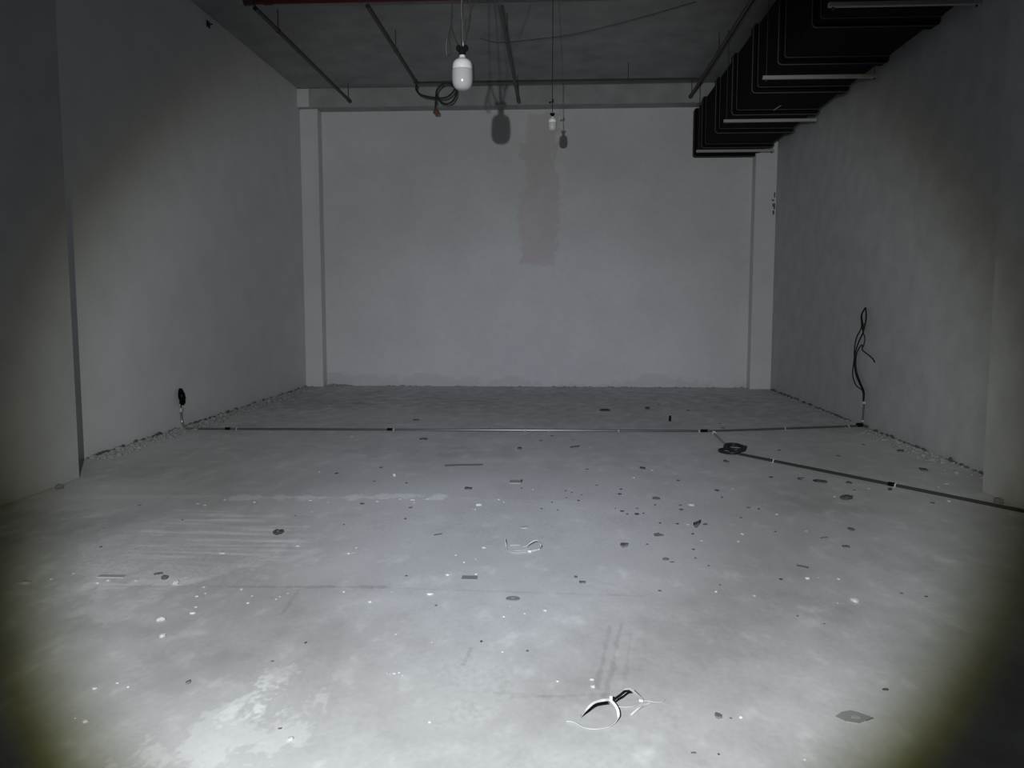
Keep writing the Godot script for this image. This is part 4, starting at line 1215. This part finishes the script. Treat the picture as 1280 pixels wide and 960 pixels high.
	var crumbs := [
		[-1.807, -3.009, 0.026, 0.023, "nearest tiny whitish floor crumb in front and left of the leaf-shaped scrap"],
		[-1.742, -3.061, 0.019, 0.018, "nearest tiny whitish floor crumb in front of the leaf-shaped scrap"],
		[-1.682, -3.030, 0.015, 0.014, "nearest tiny whitish floor crumb left of the large chalky patch"],
		[-1.693, -2.754, 0.031, 0.025, "third nearest tiny whitish floor crumb in front and left of the leaf-shaped scrap"],
		[-1.747, -2.780, 0.014, 0.012, "second nearest tiny whitish floor crumb in front and left of the leaf-shaped scrap"],
		[-1.773, -3.804, 0.039, 0.033, "nearest tiny whitish floor crumb behind and left of the large chalky patch"],
		[-1.791, -3.888, 0.022, 0.029, "second nearest tiny whitish floor crumb behind and left of the large chalky patch"],
		[-1.876, -4.176, 0.023, 0.035, "second nearest tiny whitish floor crumb right of the leaf-shaped scrap"],
		[-1.826, -4.081, 0.018, 0.026, "second nearest tiny whitish floor crumb in front and right of the leaf-shaped scrap"],
		[-1.851, -4.032, 0.027, 0.026, "nearest tiny whitish floor crumb in front and right of the leaf-shaped scrap"],
		[-1.571, -4.059, 0.018, 0.026, "second nearest tiny whitish floor crumb in front and left of the black broken ring"],
		[-1.553, -3.957, 0.022, 0.030, "nearest tiny whitish floor crumb behind the large chalky patch"],
		[-0.658, -3.207, 0.017, 0.020, "third nearest tiny whitish floor crumb right of the large chalky patch"],
		[-0.673, -3.199, 0.010, 0.012, "second nearest tiny whitish floor crumb right of the large chalky patch"],
		[-0.640, -3.215, 0.014, 0.016, "third nearest tiny whitish floor crumb in front and left of the grey rectangular strip"],
		[-0.623, -3.194, 0.010, 0.012, "third nearest tiny whitish floor crumb left of the white strap loops"],
		[-0.687, -3.205, 0.010, 0.012, "nearest tiny whitish floor crumb right of the large chalky patch"],
		[-0.453, -2.822, 0.016, 0.015, "nearest tiny whitish floor crumb left of the white strap loops"],
		[-0.939, -4.002, 0.030, 0.031, "third nearest tiny whitish floor crumb left of the grey rectangular strip"],
		[1.446, -4.515, 0.014, 0.022, "nearest tiny whitish floor crumb in front and right of the slanted dark splinter"],
		[1.548, -4.494, 0.024, 0.036, "nearest tiny whitish floor crumb behind and left of the largest white plaster lump"],
		[1.581, -5.903, 0.037, 0.055, "nearest tiny whitish floor crumb in front and right of the black floor coil"],
		[1.157, -5.195, 0.032, 0.044, "nearest tiny whitish floor crumb left of the slanted dark splinter"],
		[1.219, -5.364, 0.033, 0.047, "nearest tiny whitish floor crumb right of the dark scrap with a tail"],
		[-0.597, -5.923, 0.024, 0.036, "second nearest tiny whitish floor crumb in front of the dark rectangular flake"],
		[-0.620, -5.945, 0.018, 0.027, "nearest tiny whitish floor crumb in front of the dark rectangular flake"],
		[-0.446, -6.244, 0.025, 0.037, "nearest tiny whitish floor crumb in front and left of the pale rectangular chip"],
		[-0.400, -6.156, 0.025, 0.037, "nearest tiny whitish floor crumb behind and left of the thin white cable tie"],
		[-0.475, -4.740, 0.019, 0.029, "second nearest tiny whitish floor crumb behind the grey rectangular strip"],
		[-0.447, -4.465, 0.023, 0.034, "nearest tiny whitish floor crumb behind and right of the grey rectangular strip"],
		[-0.606, -4.442, 0.032, 0.032, "nearest tiny whitish floor crumb left of the grey rectangular strip"],
		[-1.208, -6.216, 0.032, 0.047, "fourth nearest tiny whitish floor crumb left of the dark rectangular flake"],
		[-1.108, -6.195, 0.050, 0.050, "second nearest tiny whitish floor crumb in front and left of the long thin stick"],
		[-1.082, -6.118, 0.025, 0.037, "second nearest tiny whitish floor crumb left of the dark rectangular flake"],
		[-1.001, -6.227, 0.044, 0.050, "nearest tiny whitish floor crumb left of the dark rectangular flake"],
		[-2.137, -7.210, 0.022, 0.034, "second nearest tiny whitish floor crumb left of the long thin stick"],
		[-1.893, -6.136, 0.038, 0.058, "second nearest tiny whitish floor crumb behind and right of the black broken ring"],
		[-1.740, -6.082, 0.019, 0.028, "third nearest tiny whitish floor crumb behind and right of the black broken ring"],
		[-1.368, -6.128, 0.038, 0.056, "fourth nearest tiny whitish floor crumb right of the black broken ring"],
		[-1.611, -4.938, 0.031, 0.039, "nearest tiny whitish floor crumb in front and right of the black broken ring"],
		[-1.241, -4.933, 0.021, 0.031, "nearest tiny whitish floor crumb in front and left of the dark rectangular flake"],
		[-1.255, -4.808, 0.025, 0.038, "nearest tiny whitish floor crumb right of the black broken ring"],
		[-1.230, -4.825, 0.015, 0.023, "second nearest tiny whitish floor crumb in front and left of the dark rectangular flake"],
		[1.441, -6.725, 0.027, 0.041, "nearest tiny whitish floor crumb in front of the black floor coil"],
		[0.866, -7.447, 0.045, 0.067, "nearest tiny whitish floor crumb in front of the upright black peg"],
		[0.670, -7.122, 0.043, 0.064, "nearest tiny whitish floor crumb in front and right of the crumpled pale wrapper"],
		[3.156, -6.894, 0.030, 0.045, "nearest tiny whitish floor crumb right of the branch conduit clip"],
		[3.005, -6.382, 0.042, 0.063, "nearest tiny whitish floor crumb right of the star-shaped dark lump"],
		[2.553, -6.786, 0.036, 0.054, "nearest tiny whitish floor crumb behind and right of the dark rubble clump"],
		[3.258, -5.996, 0.027, 0.041, "second nearest tiny whitish floor crumb right of the star-shaped dark lump"],
		[3.272, -7.007, 0.046, 0.064, "second nearest tiny whitish floor crumb right of the branch conduit clip"],
		[2.177, -6.482, 0.034, 0.051, "nearest tiny whitish floor crumb left of the dark rubble clump"],
		[-0.552, -3.526, 0.011, 0.014, "nearest tiny whitish floor crumb in front and left of the grey rectangular strip"],
		[-0.730, -3.606, 0.012, 0.015, "nearest tiny whitish floor crumb behind and right of the large chalky patch"],
		[-0.152, -3.893, 0.016, 0.024, "nearest tiny whitish floor crumb in front and right of the oval grey washer"],
		[-0.055, -3.935, 0.029, 0.030, "nearest tiny whitish floor crumb right of the oval grey washer"],
		[-0.251, -3.846, 0.016, 0.023, "nearest tiny whitish floor crumb in front and left of the oval grey washer"],
		[-0.231, -3.441, 0.015, 0.015, "second nearest tiny whitish floor crumb in front of the oval grey washer"],
		[-0.228, -3.985, 0.012, 0.019, "nearest tiny whitish floor crumb in front of the oval grey washer"],
		[0.008, -3.172, 0.017, 0.020, "second nearest tiny whitish floor crumb in front and right of the oval grey washer"],
		[0.146, -3.131, 0.030, 0.032, "nearest tiny whitish floor crumb behind and left of the white strap loops"],
		[0.146, -3.193, 0.027, 0.026, "nearest tiny whitish floor crumb in front of the ragged grey flake"],
		[0.676, -2.919, 0.020, 0.017, "nearest tiny whitish floor crumb left of the diamond-shaped paper scrap"],
		[1.025, -4.202, 0.022, 0.033, "nearest tiny whitish floor crumb in front and left of the slanted dark splinter"],
		[0.900, -5.584, 0.028, 0.040, "nearest tiny whitish floor crumb left of the dark scrap with a tail"],
		[-0.194, -6.605, 0.020, 0.030, "nearest tiny whitish floor crumb in front and right of the pale rectangular chip"],
		[-2.224, -4.395, 0.015, 0.022, "fourth nearest tiny whitish floor crumb left of the black broken ring"],
		[-2.044, -4.323, 0.019, 0.029, "nearest tiny whitish floor crumb right of the leaf-shaped scrap"],
		[-1.662, -4.151, 0.023, 0.033, "nearest tiny whitish floor crumb in front and left of the black broken ring"],
		[-1.397, -4.105, 0.013, 0.020, "nearest tiny whitish floor crumb in front of the black broken ring"],
		[-1.431, -4.020, 0.018, 0.025, "second nearest tiny whitish floor crumb behind the large chalky patch"],
		[-1.423, -4.056, 0.013, 0.019, "second nearest tiny whitish floor crumb in front of the black broken ring"],
		[-2.443, -4.248, 0.030, 0.035, "second nearest tiny whitish floor crumb left of the leaf-shaped scrap"],
		[-2.290, -4.256, 0.039, 0.035, "nearest tiny whitish floor crumb left of the leaf-shaped scrap"],
		[-2.478, -4.207, 0.025, 0.034, "third nearest tiny whitish floor crumb left of the leaf-shaped scrap"],
		[-2.769, -4.256, 0.021, 0.028, "fifth nearest tiny whitish floor crumb left of the leaf-shaped scrap"],
		[-2.701, -4.355, 0.021, 0.029, "fourth nearest tiny whitish floor crumb left of the leaf-shaped scrap"],
		[-2.557, -6.115, 0.026, 0.040, "second nearest tiny whitish floor crumb behind and left of the black broken ring"],
		[-2.705, -5.978, 0.052, 0.046, "nearest tiny whitish floor crumb behind and right of the leaf-shaped scrap"],
		[-2.636, -5.932, 0.039, 0.036, "second nearest tiny whitish floor crumb left of the black broken ring"],
		[-2.301, -6.051, 0.026, 0.039, "nearest tiny whitish floor crumb behind and left of the black broken ring"],
		[-2.019, -4.766, 0.052, 0.029, "nearest tiny whitish floor crumb left of the black broken ring"],
		[-0.860, -4.158, 0.013, 0.020, "second nearest tiny whitish floor crumb left of the grey rectangular strip"],
		[-1.111, -4.144, 0.022, 0.033, "second nearest tiny whitish floor crumb in front and right of the black broken ring"],
		[-3.522, -8.242, 0.062, 0.093, "third nearest tiny whitish floor crumb behind and left of the black broken ring"],
		[-3.389, -9.491, 0.040, 0.059, "nearest tiny whitish floor crumb behind the black broken ring"],
		[-2.336, -9.191, 0.037, 0.056, "nearest tiny whitish floor crumb left of the long thin stick"],
		[-0.867, -10.015, 0.049, 0.074, "nearest tiny whitish floor crumb behind and right of the long thin stick"],
		[0.152, -9.215, 0.063, 0.095, "nearest tiny whitish floor crumb in front and left of the lone black chunk"],
		[0.353, -8.599, 0.025, 0.038, "nearest tiny whitish floor crumb right of the crumpled pale wrapper"],
		[1.661, -5.465, 0.023, 0.034, "nearest tiny whitish floor crumb left of the star-shaped dark lump"],
		[0.926, -5.200, 0.021, 0.032, "nearest tiny whitish floor crumb in front of the dark scrap with a tail"],
		[0.838, -4.252, 0.022, 0.023, "nearest tiny whitish floor crumb in front and right of the round dark grey lump"],
		[1.420, -4.121, 0.013, 0.020, "nearest tiny whitish floor crumb left of the largest white plaster lump"],
		[0.825, -2.646, 0.015, 0.014, "nearest tiny whitish floor crumb in front and left of the diamond-shaped paper scrap"],
		[-0.539, -4.676, 0.019, 0.029, "nearest tiny whitish floor crumb behind the grey rectangular strip"],
		[-0.603, -4.812, 0.020, 0.030, "nearest tiny whitish floor crumb behind and left of the grey rectangular strip"],
		[-0.447, -4.968, 0.040, 0.032, "nearest tiny whitish floor crumb left of the thin white cable tie"],
		[-1.776, -5.787, 0.018, 0.027, "nearest tiny whitish floor crumb behind and right of the black broken ring"],
	]
	for i in crumbs.size():
		var q: Array = crumbs[i]
		var t := obj("plaster_crumb", pale[i % 5], pm[i % 3], null, Vector3(q[0], -0.001, q[1]))
		t.scale = Vector3(q[2] * 0.8, minf(q[2], 0.03) * 0.6, q[3] * 0.8)
		tag(t, q[4], "crumb", "pale crumbs strewn on the floor")


func scrap(d: Array, i: int, mats: Dictionary) -> void:
	# d: name, x, z, width, depth, tone, thickness, curl, label, category, shape
	var tone: float = d[5]
	if not mats.has(tone):
		mats[tone] = plain(tone * 0.88 + 0.035 if tone < 0.3 else tone * 0.78, 0.9)
	var m: Material = mats[tone]
	var at := Vector3(d[1], 0, d[2])
	var w: float = d[3]
	var dp: float = d[4]
	var h: float = d[6]
	var label: String = d[8]
	match d[10]:
		"lump":
			tag(obj(d[0], lump(500 + i, Vector3(w, h, dp), 9), m, null, at - Vector3(0, 0.001, 0)), label, d[9])
		"stick":
			var st := begin()
			var p: Array = [Vector3(-w * 0.5, h * 0.4, dp * 0.35), Vector3(-w * 0.15, h * 0.5, dp * 0.1), Vector3(w * 0.2, h * 0.45, -dp * 0.1), Vector3(w * 0.5, h * 0.4, -dp * 0.3)]
			if label.contains("slanted"):
				p = [Vector3(-w * 0.5, h * 0.4, -dp * 0.4), Vector3(0, h * 0.5, 0), Vector3(w * 0.5, h * 0.4, dp * 0.4)]
			add_tube(st, smooth_path(p, 4), maxf(h * 0.4, 0.004), 5)
			tag(obj(d[0], st.commit(), m, null, at), label, d[9])
		"slab":
			var o := obj(d[0], box(Vector3(-w * 0.5, 0, -dp * 0.5), Vector3(w * 0.5, h, dp * 0.5), minf(h * 0.3, 0.002)), m, null, at)
			tag(o, label, d[9])
			if d[0] == "tile_chip":
				tag(o, label, d[9])
				obj("broken_end", box(Vector3(w * 0.5, 0, -dp * 0.5), Vector3(w * 0.62, h * 1.6, dp * 0.2), 0.001), plain(0.10, 0.9), o)
		"ring":
			var t := thing(d[0], label, d[9], at)
			var p: Array = []
			for k in 12:
				var a := 0.4 + TAU * 0.86 * k / 11.0
				p.append(Vector3(cos(a) * w * 0.42, 0.011 + 0.004 * sin(k * 2.0), -sin(a) * w * 0.42))
			obj("rim", tube(p, 0.011, 8, 4), m, t)
			obj("pale_core", lump(77, Vector3(w * 0.4, 0.02, w * 0.4), 8), M.clip_white, t)
		"washer":
			var t := thing(d[0], label, d[9], at)
			var l := lathe([Vector2(0.30, 0), Vector2(1.0, 0), Vector2(1.0, 0.7), Vector2(0.94, 1.0), Vector2(0.36, 1.0), Vector2(0.30, 0.7), Vector2(0.30, 0)], 28)
			var ring := obj("disc", l, m, t)
			ring.scale = Vector3(w * 0.5, 0.004, dp * 0.42)
			var core := obj("pale_centre", lathe([Vector2(0, 0.6), Vector2(0.30, 0.6), Vector2(0.30, 0)], 20), plain(0.36, 0.9), t)
			core.scale = ring.scale
		"hook":
			tag(obj(d[0], tube([Vector3(w * 0.5, 0.004, -dp * 0.4), Vector3(0, 0.004, -dp * 0.4), Vector3(-w * 0.4, 0.005, -dp * 0.2), Vector3(-w * 0.45, 0.006, dp * 0.3), Vector3(-w * 0.15, 0.005, dp * 0.5)], 0.005, 6, 5), m, null, at), label, d[9])
		"diamond":
			var st := begin()
			var rim := [Vector3(-w * 0.5, 0, -dp * 0.02), Vector3(-w * 0.25, 0, -dp * 0.36), Vector3(w * 0.02, 0, -dp * 0.5), Vector3(w * 0.2, 0, -dp * 0.36), Vector3(w * 0.5, 0, 0.02 * dp), Vector3(w * 0.24, 0, dp * 0.24), Vector3(0, 0, dp * 0.46), Vector3(-w * 0.3, 0, dp * 0.34)]
			var up := Vector3(0, h, 0)
			for k in rim.size():
				var q: Vector3 = rim[k]
				var s: Vector3 = rim[(k + 1) % rim.size()]
				tri(st, up, q + up, s + up, Vector3.UP, Vector3.UP, Vector3.UP)
				quad(st, q, s, s + up, q + up, (q + s).normalized())
			var o := obj(d[0], st.commit(), m, null, at)
			tag(o, label, d[9])
			obj("pale_print", flake(88, w * 0.26, dp * 0.32, 0.001, 0.0, 7), plain(0.34, 0.9), o, Vector3(w * 0.02, h, 0))
		_:
			tag(obj(d[0], flake(600 + i, w, dp, h, d[7], 10), m, null, at), label, d[9])
